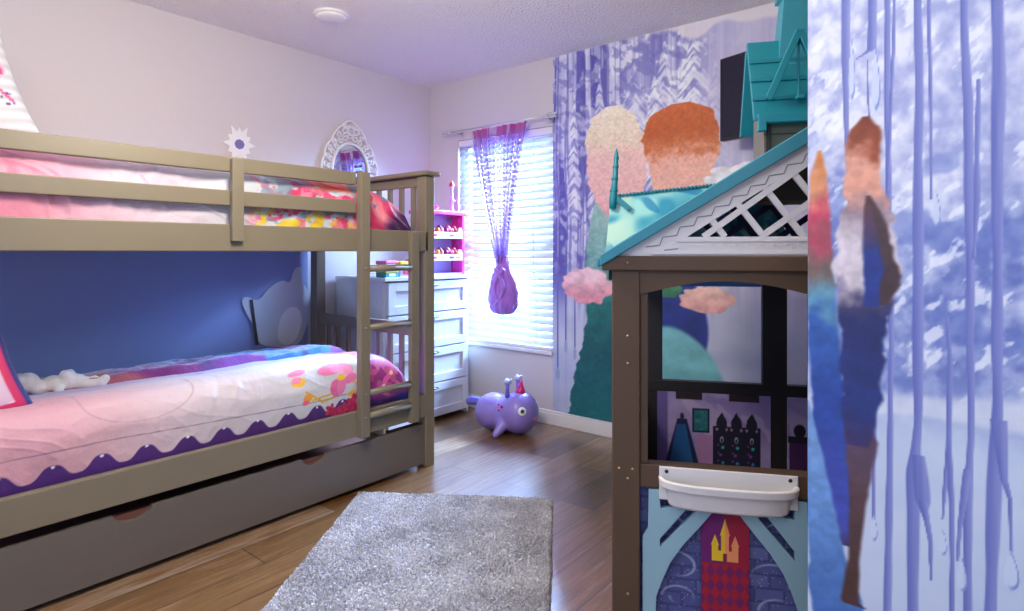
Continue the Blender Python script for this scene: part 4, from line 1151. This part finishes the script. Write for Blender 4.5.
# ================================================================== PLAYHOUSE
PB = math.radians(12.5)
D0 = 1.55
uF = (math.cos(PB), -math.sin(PB))
UR = Vector((uF[0] * _R[0] + uF[1] * _F[0], uF[0] * _R[1] + uF[1] * _F[1], 0))
PANG = math.atan2(UR.y, UR.x)
r0 = ray(612, 252)
P0 = Vector((r0[0] * D0, r0[1] * D0, 0))
house = thing('playhouse', 'wooden castle playhouse with teal roof and lattice gable beside the near partition wall', 'playhouse', tuple(P0), PANG)
brown = mat('brown_stained_wood', (86, 64, 45), 0.6, noise=0.22, nscale=6)
dark = mat('dark_wood', (30, 26, 30), 0.55)  # inside and back wood: its unlit darkness is put into the colour
grey = mat('pale_grey_wood', (226, 221, 220), 0.55)
grey2 = mat('grey_line', (140, 136, 146), 0.6)
teal = mat('teal_paint', (50, 134, 152), 0.45)
teal2 = mat('deep_teal_paint', (20, 122, 138), 0.45)
ice = mat('ice_blue_paint', (146, 184, 196), 0.5)
def hpart(name, mb, m, bevel=0.0, parent=None):
    return mb.build(name, m, parent or house, bevel=bevel, world=False)
W, DP, ZE = 1.20, 0.95, 1.135
# posts, beams
for (u0, w0) in ((0, 0), (W - 0.07, 0), (0, DP - 0.05), (W - 0.07, DP - 0.05), (0.492, 0)):
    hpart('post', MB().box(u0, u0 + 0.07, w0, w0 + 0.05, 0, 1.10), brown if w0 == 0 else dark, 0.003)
hpart('eave_beam', MB().box(-0.025, W + 0.025, -0.012, 0.05, 1.098, ZE), brown, 0.003)
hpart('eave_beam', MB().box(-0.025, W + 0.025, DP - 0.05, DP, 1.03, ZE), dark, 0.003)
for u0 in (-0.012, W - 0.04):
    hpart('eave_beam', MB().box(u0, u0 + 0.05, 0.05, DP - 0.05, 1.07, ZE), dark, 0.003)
# arched header, inner stiles, sill of the left bay
ua, ub = 0.0705, 0.4915
hdr = [(ua, 1.098), (ub, 1.098)] + [(ub - (ub - ua) * k / 20, 1.036 + 0.036 * math.sin(math.pi * k / 20)) for k in range(21)]
hpart('arched_header', MB().prism(hdr, lambda u, v, d: Vector((u, d, v)), 0.006, 0.03), brown)
hpart('inner_stile', MB().box(ua, ua + 0.020, 0.012, 0.04, 0.604, 1.04), brown, 0.002)
hpart('inner_stile', MB().box(ub - 0.018, ub, 0.012, 0.04, 0.604, 1.04), brown, 0.002)
hpart('sill_rail', MB().box(ua, ub, 0.004, 0.045, 0.545, 0.604), brown, 0.003)
hpart('bottom_rail', MB().box(ua, ub, 0.010, 0.045, 0.03, 0.10), brown, 0.003)
# nails
nl = MB()
for z in (0.93, 0.86, 0.59, 0.565, 0.27, 1.118):
    for u in ((0.018, 0.052) if z in (0.59,) else (0.04,)):
        nl.lathe([(0.0035, 0), (0.003, 0.002), (0, 0.003)], (u, 0 if z < 1.1 else -0.012, z), 8, (0, -1, 0))
hpart('screw_head', nl, mat('brass_screw', (190, 160, 100), 0.4, 0.6))
# left and right sides, back wall
for u0 in (0.012, W - 0.03):
    s_ = MB().box(u0, u0 + 0.018, 0.05, DP - 0.05, 0.05, 0.58)
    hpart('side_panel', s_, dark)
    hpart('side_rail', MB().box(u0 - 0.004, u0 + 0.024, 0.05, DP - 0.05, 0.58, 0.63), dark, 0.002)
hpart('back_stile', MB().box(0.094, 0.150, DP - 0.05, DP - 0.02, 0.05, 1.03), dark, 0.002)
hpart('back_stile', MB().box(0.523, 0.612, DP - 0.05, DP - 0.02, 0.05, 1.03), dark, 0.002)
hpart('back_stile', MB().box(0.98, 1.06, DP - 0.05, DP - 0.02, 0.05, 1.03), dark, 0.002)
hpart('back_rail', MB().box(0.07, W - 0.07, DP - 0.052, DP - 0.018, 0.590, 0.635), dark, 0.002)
hpart('back_trim', MB().box(0.155, 0.52, DP - 0.046, DP - 0.03, 1.010, 1.030), mat('sky_blue_paint', (84, 126, 186), 0.5), 0.002)
# printed interior panels
pan_m = print_mat('interior_print', 0.6)
def interior(u0, u1, z0, z1, wq, kind):
    n1, n2 = 170, 150
    A, B = np.meshgrid(np.linspace(u0, u1, n1), np.linspace(z0, z1, n2))
    C = two((120, 104, 170), (176, 158, 204), fbm(A * 9, B * 11, 701))
    C = mixc(C, (206, 186, 214), sst(0.55, 0.62, fbm(A * 14 + B * 10, B * 8, 702)) * 0.4)
    return A, B, C
A, B, C = interior(0.130, 0.552, 0.05, 0.592, 0, 0)
C = mixc(C, (96, 84, 150), (1 - sst(0.165, 0.175, A)))
slit = lambda a0, a1: (A > a0) * (A < a1) * (B > 0.566) * 1.0
C = mixc(C, (40, 26, 36), slit(0.20, 0.30)); C = mixc(C, (40, 26, 36), slit(0.40, 0.51))
C = mixc(C, (174, 122, 176), ((A > 0.283) * (A < 0.338) * (B < 0.43)) * 0.8)
# a blue cape on a stand
hwd = 0.018 + 0.052 * np.clip((0.485 - B) / 0.20, 0, 2.4)
m = (1 - sst(-0.002, 0.003, np.abs(A - 0.225) - hwd)) * (B < 0.487)
C = mixc(C, (20, 30, 74), m)
m2 = (1 - sst(-0.002, 0.003, np.abs(A - 0.222) - hwd * 0.72)) * (B < 0.468)
C = C * (1 - m2[..., None]) + two((26, 62, 130), (30, 104, 160), np.clip(0.5 + 6 * (A - 0.222), 0, 1)) * m2[..., None]
C = mixc(C, (22, 30, 70), blob(A, B, (0.225, 0.498), (0.008, 0.014)))
# a framed picture
C = mixc(C, (22, 24, 58), ((A > 0.264) & (A < 0.328) & (B > 0.436) & (B < 0.532)) * 1.0)
pic = (A > 0.272) & (A < 0.320) & (B > 0.444) & (B < 0.524)
C = np.where(pic[..., None], two((20, 70, 90), (60, 160, 160), fbm(A * 60, B * 60, 703)), C)
# dark arched wardrobe with dots
ward = (A > 0.340) & (A < 0.515) & (B < 0.468)
for c_ in (0.374, 0.428, 0.484):
    ward = ward | (((A - c_) / 0.020) ** 2 + ((B - 0.475) / 0.032) ** 2 < 1) | ((np.abs(A - c_) < 0.018 * np.clip((0.522 - B) / 0.03, 0, 1)) & (B > 0.47) & (B < 0.522))
C = np.where(ward[..., None], np.array((20, 18, 46.0)), C)
for c_ in (0.374, 0.428, 0.484):
    C = mixc(C, (150, 150, 190), blob(A, B, (c_, 0.415), (0.007, 0.013)))
    C = mixc(C, (20, 18, 46), blob(A, B, (c_, 0.413), (0.004, 0.008)))
    for k, z_ in enumerate((0.385, 0.355, 0.325, 0.30, 0.27, 0.24)):
        C = mixc(C, ((50, 170, 170), (120, 60, 150), (60, 120, 190))[k % 3], blob(A, B, (c_ + 0.004 * (-1) ** k, z_), (0.006, 0.006)))
        C = mixc(C, (110, 56, 150), blob(A, B, (c_ - 0.013, z_ + 0.008), (0.004, 0.004)) + 0 * A)
    for sg in (-1, 1):
        C = mixc(C, (150, 120, 150), blob(A, B, (c_ + sg * 0.018, 0.455), (0.005, 0.006)))
P = np.stack([A, np.full_like(A, DP - 0.055), B], -1)
paint_grid('printed_panel', P, C, pan_m, house, world=False, smooth=False, thick=0.006)
A, B, C = interior(0.613, 0.98, 0.05, 0.592, 0, 0)
m = ((np.abs(A - 0.655) < 0.036) & (B < 0.43)) * 1.0
C = mixc(C, (70, 30, 90), m)
C = mixc(C, (26, 20, 40), (((np.abs(A - 0.655) < 0.040) & (B > 0.42) & (B < 0.445)) * 1.0))
C = mixc(C, (26, 20, 40), blob(A, B, (0.655, 0.465), (0.022, 0.026)))
P = np.stack([A, np.full_like(A, DP - 0.055), B], -1)
paint_grid('printed_panel', P, C, pan_m, house, world=False, smooth=False, thick=0.006)
# front: printed stone panel, banner, ice arch
A, B = np.meshgrid(np.linspace(ua, ub, 240), np.linspace(0.10, 0.545, 250))
row = np.floor(B / 0.034); off = (row % 2) * 0.035
fx = ((A + off) / 0.07) % 1.0; fz = (B / 0.034) % 1.0
mort = np.maximum(1 - sst(0.02, 0.06, np.minimum(fx, 1 - fx)), 1 - sst(0.05, 0.13, np.minimum(fz, 1 - fz)))
bv = _h(np.floor((A + off) / 0.07), row, 5)
C = two((72, 78, 136), (104, 112, 164), bv * 0.7 + 0.3 * fbm(A * 40, B * 40, 711))
C = mixc(C, (56, 60, 112), mort * 0.7)
for (cu, cz, r_, ph0) in ((0.16, 0.34, 0.06, 0.4), (0.17, 0.26, 0.045, 2.0), (0.40, 0.33, 0.06, 1.2), (0.41, 0.25, 0.05, 3.0), (0.14, 0.44, 0.05, 0.0), (0.42, 0.44, 0.05, 2.2)):
    th = np.arctan2(B - cz, A - cu); rr_ = np.hypot(A - cu, (B - cz) * 1.5)
    sp = np.abs(rr_ - r_ * (0.55 + 0.45 * (th + math.pi) / (2 * math.pi)))
    C = mixc(C, (206, 222, 240), (1 - sst(0.001, 0.006, sp)) * 0.6 * sst(-1, 1, np.cos(th - ph0)))
sprk = (rng.random(A.shape) > 0.992) * 1.0
C = mixc(C, (220, 230, 244), sprk * 0.8)
P = np.stack([A, np.full_like(A, 0.034), B], -1)
paint_grid('stone_panel', P, C, print_mat('stone_print', 0.6), house, world=False, smooth=False, thick=0.008)
bu0, bu1 = 0.2215, 0.3365
A, B = np.meshgrid(np.linspace(bu0, bu1, 150), np.linspace(0.10, 0.520, 320))
bc = (bu0 + bu1) / 2
C = two((112, 24, 104), (156, 20, 52), sst(bc - 0.012, bc + 0.012, A))
har = (np.floor((A - bu0) / 0.023 + (B) / 0.036) + np.floor((A - bu0) / 0.023 - (B) / 0.036)) % 2
C = np.where((B < 0.362)[..., None], np.where((har > 0.5)[..., None], np.array((118, 24, 88.0)), np.array((168, 22, 48.0))), C)
# a plain three towered fort badge in gold
def fort(u, z):
    m = (np.abs(u) < 0.030) & (z > 0) & (z < 0.026)
    m |= (np.abs(np.abs(u) - 0.024) < 0.0075) & (z > 0) & (z < 0.040)
    m |= (np.abs(np.abs(u) - 0.024) < 0.0095 * (0.066 - z) / 0.026) & (z >= 0.040) & (z < 0.066)
    m |= (np.abs(u) < 0.0095) & (z > 0) & (z < 0.064)
    m |= (np.abs(u) < 0.012 * (0.108 - z) / 0.044) & (z >= 0.064) & (z < 0.108)
    m &= ~((np.abs(u) < 0.005) & (z < 0.020))
    return m
fm2_ = fort(A - bc, B - 0.368)
C = np.where(fm2_[..., None], np.where((A < bc)[..., None], np.array((240, 196, 30.0)), np.array((242, 150, 96.0))), C)
P = np.stack([A, np.full_like(A, 0.022), B], -1)
paint_grid('banner', P, C, print_mat('banner_print', 0.7), house, world=False, smooth=False, thick=0.003)
def zq(zx, zy):
    """a point of the enlarged view of the arch -> (u, z) on the front plane"""
    px, py = 600 + zx * 260 / 987, 450 + zy * 260 / 987
    r = ray(px, py); n = Vector((-UR.y, UR.x, 0))
    t = P0.dot(n) / (r[0] * n.x + r[1] * n.y)
    q = Vector((r[0] * t, r[1] * t, EYE + r[2] * t)) - P0
    return (q.dot(UR), q.z)
lh = [zq(*p) for p in ((162, 611), (162, 330), (182, 300), (185, 152), (225, 152), (230, 224), (345, 210), (228, 340), (228, 372), (375, 224), (412, 206), (480, 204))]
ih = [zq(*p) for p in ((480, 222), (430, 238), (378, 298), (318, 362), (268, 430), (236, 500), (214, 560), (205, 611))]
lh[0] = (lh[0][0], 0.10); ih[-1] = (ih[-1][0], 0.10)
uc = bc
lh[-1] = (uc, lh[-1][1]); ih[0] = (uc, ih[0][1])
left_poly = [(max(u, ua + 0.001), z) for u, z in lh] + ih
for mir_ in (False, True):
    pp = [(2 * uc - u, z) for u, z in left_poly] if mir_ else left_poly
    if mir_: pp = [(min(u, ub - 0.001), z) for u, z in pp]
    hpart('ice_arch', MB().prism(pp, lambda u, v, d: Vector((u, d, v)), 0.004, 0.018), ice, 0.001)
# white planter tray on the sill
pt = MB()
pu0, pu1 = 0.120, 0.442
pc2, ph_ = (pu0 + pu1) / 2, (pu1 - pu0) / 2
def arc_(k, grow=0.0, n=24):
    t = math.pi * k / n
    return (pc2 - (ph_ + grow) * math.copysign(abs(math.cos(t)) ** 0.75, math.cos(t)), -(0.060 + grow) * abs(math.sin(t)) ** 0.7)
n = 24
def ring(grow, z, wofs=0.0):
    return [Vector((arc_(k, grow)[0], arc_(k, grow)[1] + 0.002 + wofs, z)) for k in range(n + 1)]
rings = [ring(-0.028, 0.508), ring(-0.020, 0.514), ring(-0.012, 0.556), ring(0.002, 0.560), ring(0.004, 0.578), ring(-0.004, 0.580), ring(-0.016, 0.566), ring(-0.024, 0.522)]
v = [p for r in rings for p in r]
f = []
for i in range(len(rings) - 1):
    for k in range(n):
        f.append((i * (n + 1) + k, i * (n + 1) + k + 1, (i + 1) * (n + 1) + k + 1, (i + 1) * (n + 1) + k))
f.append(tuple(range(n, -1, -1)))
f.append(tuple((len(rings) - 1) * (n + 1) + k for k in range(n + 1)))
pt.add(v, f)
pt.box(pu0 - 0.002, pu1 + 0.002, -0.003, 0.003, 0.520, 0.603)
po_ = hpart('planter_tray', pt, mat('cream_plastic', (222, 218, 216), 0.4), 0.002)
for u in (pu0 + 0.016, pu1 - 0.016):
    hpart('screw', MB().lathe([(0.005, 0), (0.004, 0.002), (0, 0.003)], (u, -0.003, 0.592), 10, (0, -1, 0)), mat('dark_screw', (50, 46, 46), 0.4, 0.6), parent=po_)

# gable with lattice
AP = 1.49
sl_ = (AP - ZE) / (W / 2)
out = [(0.0, ZE), (W, ZE), (W / 2, AP)]
hz0 = 1.183
inn = [(0.186, hz0), (W - 0.186, hz0), (W / 2, hz0 + (W / 2 - 0.186) * 0.645)]
gp = MB()
for i in range(3):
    j = (i + 1) % 3
    gp.prism([out[i], out[j], inn[j], inn[i]], lambda u, v, d: Vector((u, d, v)), 0.006, 0.024)
hpart('gable_panel', gp, grey)
navy_m = mat('navy_wood', (40, 42, 84), 0.6)
gp = MB()
for i in range(3):
    j = (i + 1) % 3
    gp.prism([out[i], out[j], inn[j], inn[i]], lambda u, v, d: Vector((u, d, v)), DP - 0.03, DP - 0.012)
hpart('gable_panel', gp, navy_m)
tri = inn
def clip(p, d):
    ts = []
    for i in range(3):
        a_, c_ = tri[i], tri[(i + 1) % 3]
        ex_, ez_ = c_[0] - a_[0], c_[1] - a_[1]
        den = d[0] * ez_ - d[1] * ex_
        if abs(den) < 1e-9: continue
        t = ((a_[0] - p[0]) * ez_ - (a_[1] - p[1]) * ex_) / den
        q = ((a_[0] - p[0]) * d[1] - (a_[1] - p[1]) * d[0]) / den
        if -1e-6 <= q <= 1 + 1e-6: ts.append(t)
    return (min(ts), max(ts)) if len(ts) >= 2 else None
lat = MB()
an = math.atan(0.74)
dA = (math.cos(an), math.sin(an)); dB = (math.cos(an + math.pi / 2), math.sin(an + math.pi / 2))
o_ = (0.366, 1.186)
for kk in range(-4, 12):
    for dd, nn, wq in ((dA, dB, 0.010), (dB, dA, 0.013)):
        step = 0.081 if dd is dA else 0.073
        p_ = (o_[0] + nn[0] * kk * step, o_[1] + nn[1] * kk * step)
        c_ = clip(p_, dd)
        if c_ and c_[1] - c_[0] > 0.03:
            lat.bar((p_[0] + dd[0] * c_[0], wq, p_[1] + dd[1] * c_[0]), (p_[0] + dd[0] * c_[1], wq, p_[1] + dd[1] * c_[1]), 0.015, 0.010, (0, 1, 0))
hpart('lattice', lat, grey)
lat = MB()
for kk in range(-4, 12):
    for dd, nn, wq in ((dA, dB, 0.010), (dB, dA, 0.013)):
        p_ = (o_[0] + nn[0] * kk * 0.12, o_[1] + nn[1] * kk * 0.12)
        c_ = clip(p_, dd)
        if c_ and c_[1] - c_[0] > 0.03:
            lat.bar((p_[0] + dd[0] * c_[0], DP - 0.03 + wq, p_[1] + dd[1] * c_[0]), (p_[0] + dd[0] * c_[1], DP - 0.03 + wq, p_[1] + dd[1] * c_[1]), 0.022, 0.010, (0, 1, 0))
hpart('lattice', lat, navy_m)
# shingle step lines and the moulded band, raised on the gable
zg = MB()
for off_ in (0.022, 0.050):
    pts = []
    u = 0.05 + off_ * 1.6
    k = 0
    while u < (0.575 if off_ < 0.03 else 0.17):
        zt_ = ZE + sl_ * u - off_ * 1.25
        pts.append((u, zt_)); pts.append((u + 0.034, zt_ + 0.004)); u += 0.042; k += 1
    for a_, c_ in zip(pts[:-1], pts[1:]):
        if min(a_[1], c_[1]) > ZE + 0.012:
            zg.bar((a_[0], 0.0055, a_[1]), (c_[0], 0.0055, c_[1]), 0.0026, 0.003, (0, 1, 0))
hpart('shingle_line', zg, grey2)
mb_ = MB().box(0.10, W - 0.10, 0.001, 0.008, ZE + 0.004, ZE + 0.010).box(0.16, W - 0.16, 0.000, 0.008, hz0 - 0.012, hz0 - 0.006)
for k in range(60):
    u = 0.17 + k * 0.0145
    mb_.box(u, u + 0.007, 0.003, 0.008, ZE + 0.020 + 0.006 * (k % 2), ZE + 0.026 + 0.006 * (k % 2))
hpart('moulding', mb_, grey)
# roof slopes with teal rake edges
for sg in (0, 1):
    def mp_(u, v, d, sg=sg):
        return Vector((W - u if sg else u, d, v))
    slab = [(-0.04, ZE - 0.030), (W / 2, AP + 0.018), (W / 2, AP + 0.038), (-0.04, ZE - 0.008)]
    hpart('roof_slope', MB().prism(slab, mp_, 0.03, DP + 0.02), teal, 0.002)
    rk = [(-0.028, ZE - 0.026), (W / 2, AP - 0.004), (W / 2, AP + 0.040), (-0.030, ZE + 0.002)]
    hpart('rake_board', MB().prism(rk, mp_, -0.022, 0.006), teal, 0.003)
# tower on the roof
tu, tw0, tw1 = 0.540, 0.30, 0.56
tow = hpart('tower', MB().box(tu - 0.105, tu + 0.105, tw0 + 0.08, tw1, 1.30, 1.575), mat('tower_grey', (104, 98, 86), 0.6))
tl2 = MB()
for z in (1.44, 1.50):
    tl2.box(tu - 0.106, tu + 0.106, tw0 + 0.078, tw0 + 0.08, z, z + 0.003)
tl2.box(tu - 0.10, tu - 0.086, tw0 + 0.070, tw0 + 0.08, 1.32, 1.56)
hpart('tower_trim', tl2, dark, parent=tow)
rf = MB()
steps = 4
for k in range(steps):
    z0 = 1.545 + k * 0.066; z1 = z0 + 0.075
    w0 = tw0 + 0.055 + k * 0.032
    rf.add([(tu - 0.135, w0, z0), (tu + 0.135, w0, z0), (tu + 0.135, w0 + 0.036, z1), (tu - 0.135, w0 + 0.036, z1),
            (tu - 0.135, w0 + 0.03, z0), (tu + 0.135, w0 + 0.03, z0), (tu + 0.135, w0 + 0.062, z1), (tu - 0.135, w0 + 0.062, z1)],
           [(0, 1, 2, 3), (7, 6, 5, 4), (0, 4, 5, 1), (3, 2, 6, 7), (0, 3, 7, 4), (1, 5, 6, 2)])
for k in range(steps):
    rf.box(tu - 0.137, tu + 0.137, tw0 + 0.047 + k * 0.032, tw0 + 0.060 + k * 0.032, 1.540 + k * 0.066, 1.551 + k * 0.066)
rf_ = hpart('tower_roof', rf, teal2)
rf = MB()
rf.add([(tu - 0.135, tw0 + 0.235, 1.80), (tu + 0.135, tw0 + 0.235, 1.80), (tu + 0.135, tw1 + 0.10, 1.545), (tu - 0.135, tw1 + 0.10, 1.545),
        (tu - 0.135, tw0 + 0.205, 1.80), (tu + 0.135, tw0 + 0.205, 1.80), (tu + 0.135, tw1 + 0.07, 1.545), (tu - 0.135, tw1 + 0.07, 1.545)],
       [(0, 1, 2, 3), (7, 6, 5, 4), (0, 4, 5, 1), (3, 2, 6, 7), (0, 3, 7, 4), (1, 5, 6, 2)])
hpart('tower_roof', rf, teal2)
hpart('tower_eave', MB().box(tu - 0.128, tu + 0.128, tw0 + 0.04, tw0 + 0.065, 1.530, 1.556).box(tu - 0.128, tu - 0.105, tw0 + 0.036, tw0 + 0.065, 1.505, 1.535), teal2, 0.002)
# A shaped dormer frame and the steeple
df = MB()
ap_ = (tu - 0.012, 1.800); fl_ = (tu - 0.098, 1.600); fr2 = (tu + 0.074, 1.600)
for a_, c_ in ((ap_, fl_), (ap_, fr2)):
    df.bar((a_[0], tw0 + 0.05, a_[1]), (c_[0], tw0 + 0.05, c_[1]), 0.020, 0.022, (0, 1, 0))
df.bar((ap_[0], tw0 + 0.062, 1.79), (ap_[0], tw0 + 0.062, 1.60), 0.006, 0.012, (0, 1, 0))
df.box(ap_[0] - 0.010, ap_[0] + 0.012, tw0 + 0.035, tw0 + 0.055, 1.596, 1.608)
hpart('dormer_frame', df, teal2, 0.002)
stp = MB()
bw = 0.062
cu_, cw_ = tu + 0.012, tw0 + 0.205
sq = lambda h, z: [(cu_ - h, cw_ - h, z), (cu_ + h, cw_ - h, z), (cu_ + h, cw_ + h, z), (cu_ - h, cw_ + h, z)]
v = sq(bw, 1.72) + sq(0.042, 1.95) + sq(0.052, 1.955) + sq(0.052, 1.97) + sq(0.004, 2.20)
f = [(3, 2, 1, 0)]
for i in range(4):
    for k in range(4):
        k2 = (k + 1) % 4
        f.append((i * 4 + k, i * 4 + k2, (i + 1) * 4 + k2, (i + 1) * 4 + k))
f.append((16, 17, 18, 19))
stp.add(v, f)
hpart('steeple', stp, teal)
# ice print panel and spire behind the gable
A, B = np.meshgrid(np.linspace(0, 1, 160), np.linspace(0, 1, 110))
ul = -0.082 + 0.024 * B
Up = ul + (0.62 - ul) * A
ztop = 1.376 + 0.09 * (Up + 0.057)
Zp = 1.12 + (ztop - 1.12) * B
v1 = vn(Up * 18 + 3 * vn(Up * 6, Zp * 6, 721), Zp * 15, 722)
C = two((50, 150, 180), (156, 214, 210), sst(0.25, 0.75, v1))
C = mixc(C, (30, 128, 172), sst(0.62, 0.72, vn(Up * 20 + Zp * 14, Zp * 12, 723)) * 0.8)
C = mixc(C, (190, 222, 206), (1 - sst(0.0, 0.12, Up + 0.03)) * sst(0.35, 0.6, vn(Up * 14, Zp * 13, 724)))
P = np.stack([Up, np.full_like(Up, DP + 0.035), Zp], -1)
ip = paint_grid('ice_panel', P, C, print_mat('ice_print', 0.4), house, world=False, smooth=False, thick=0.014)
bd = MB()
for k in range(46):
    u = -0.05 + k * 0.0145
    bd.ball((u, DP + 0.030, 1.378 + 0.09 * (u + 0.057)), 0.0075, 8, 6)
hpart('beaded_edge', bd, teal2, parent=ip)
spm = MB()
spm.tube([(-0.050, DP + 0.02, 1.325), (-0.048, DP + 0.02, 1.36), (-0.040, DP + 0.02, 1.44), (-0.034, DP + 0.02, 1.55), (-0.033, DP + 0.02, 1.575)], [0.014, 0.018, 0.013, 0.010, 0.003], 6)
for z, r_ in ((1.40, 0.019), (1.45, 0.016), (1.50, 0.014), (1.535, 0.012)):
    spm.lathe([(r_ * 0.7, -0.008), (r_, 0), (r_ * 0.7, 0.008)], (-0.048 + (z - 1.36) * 0.08, DP + 0.02, z), 8)
spm.bar((-0.052, DP + 0.02, 1.385), (0.020, DP + 0.02, 1.322), 0.022, 0.016, (0, 1, 0))
hpart('spire', spm, teal2)
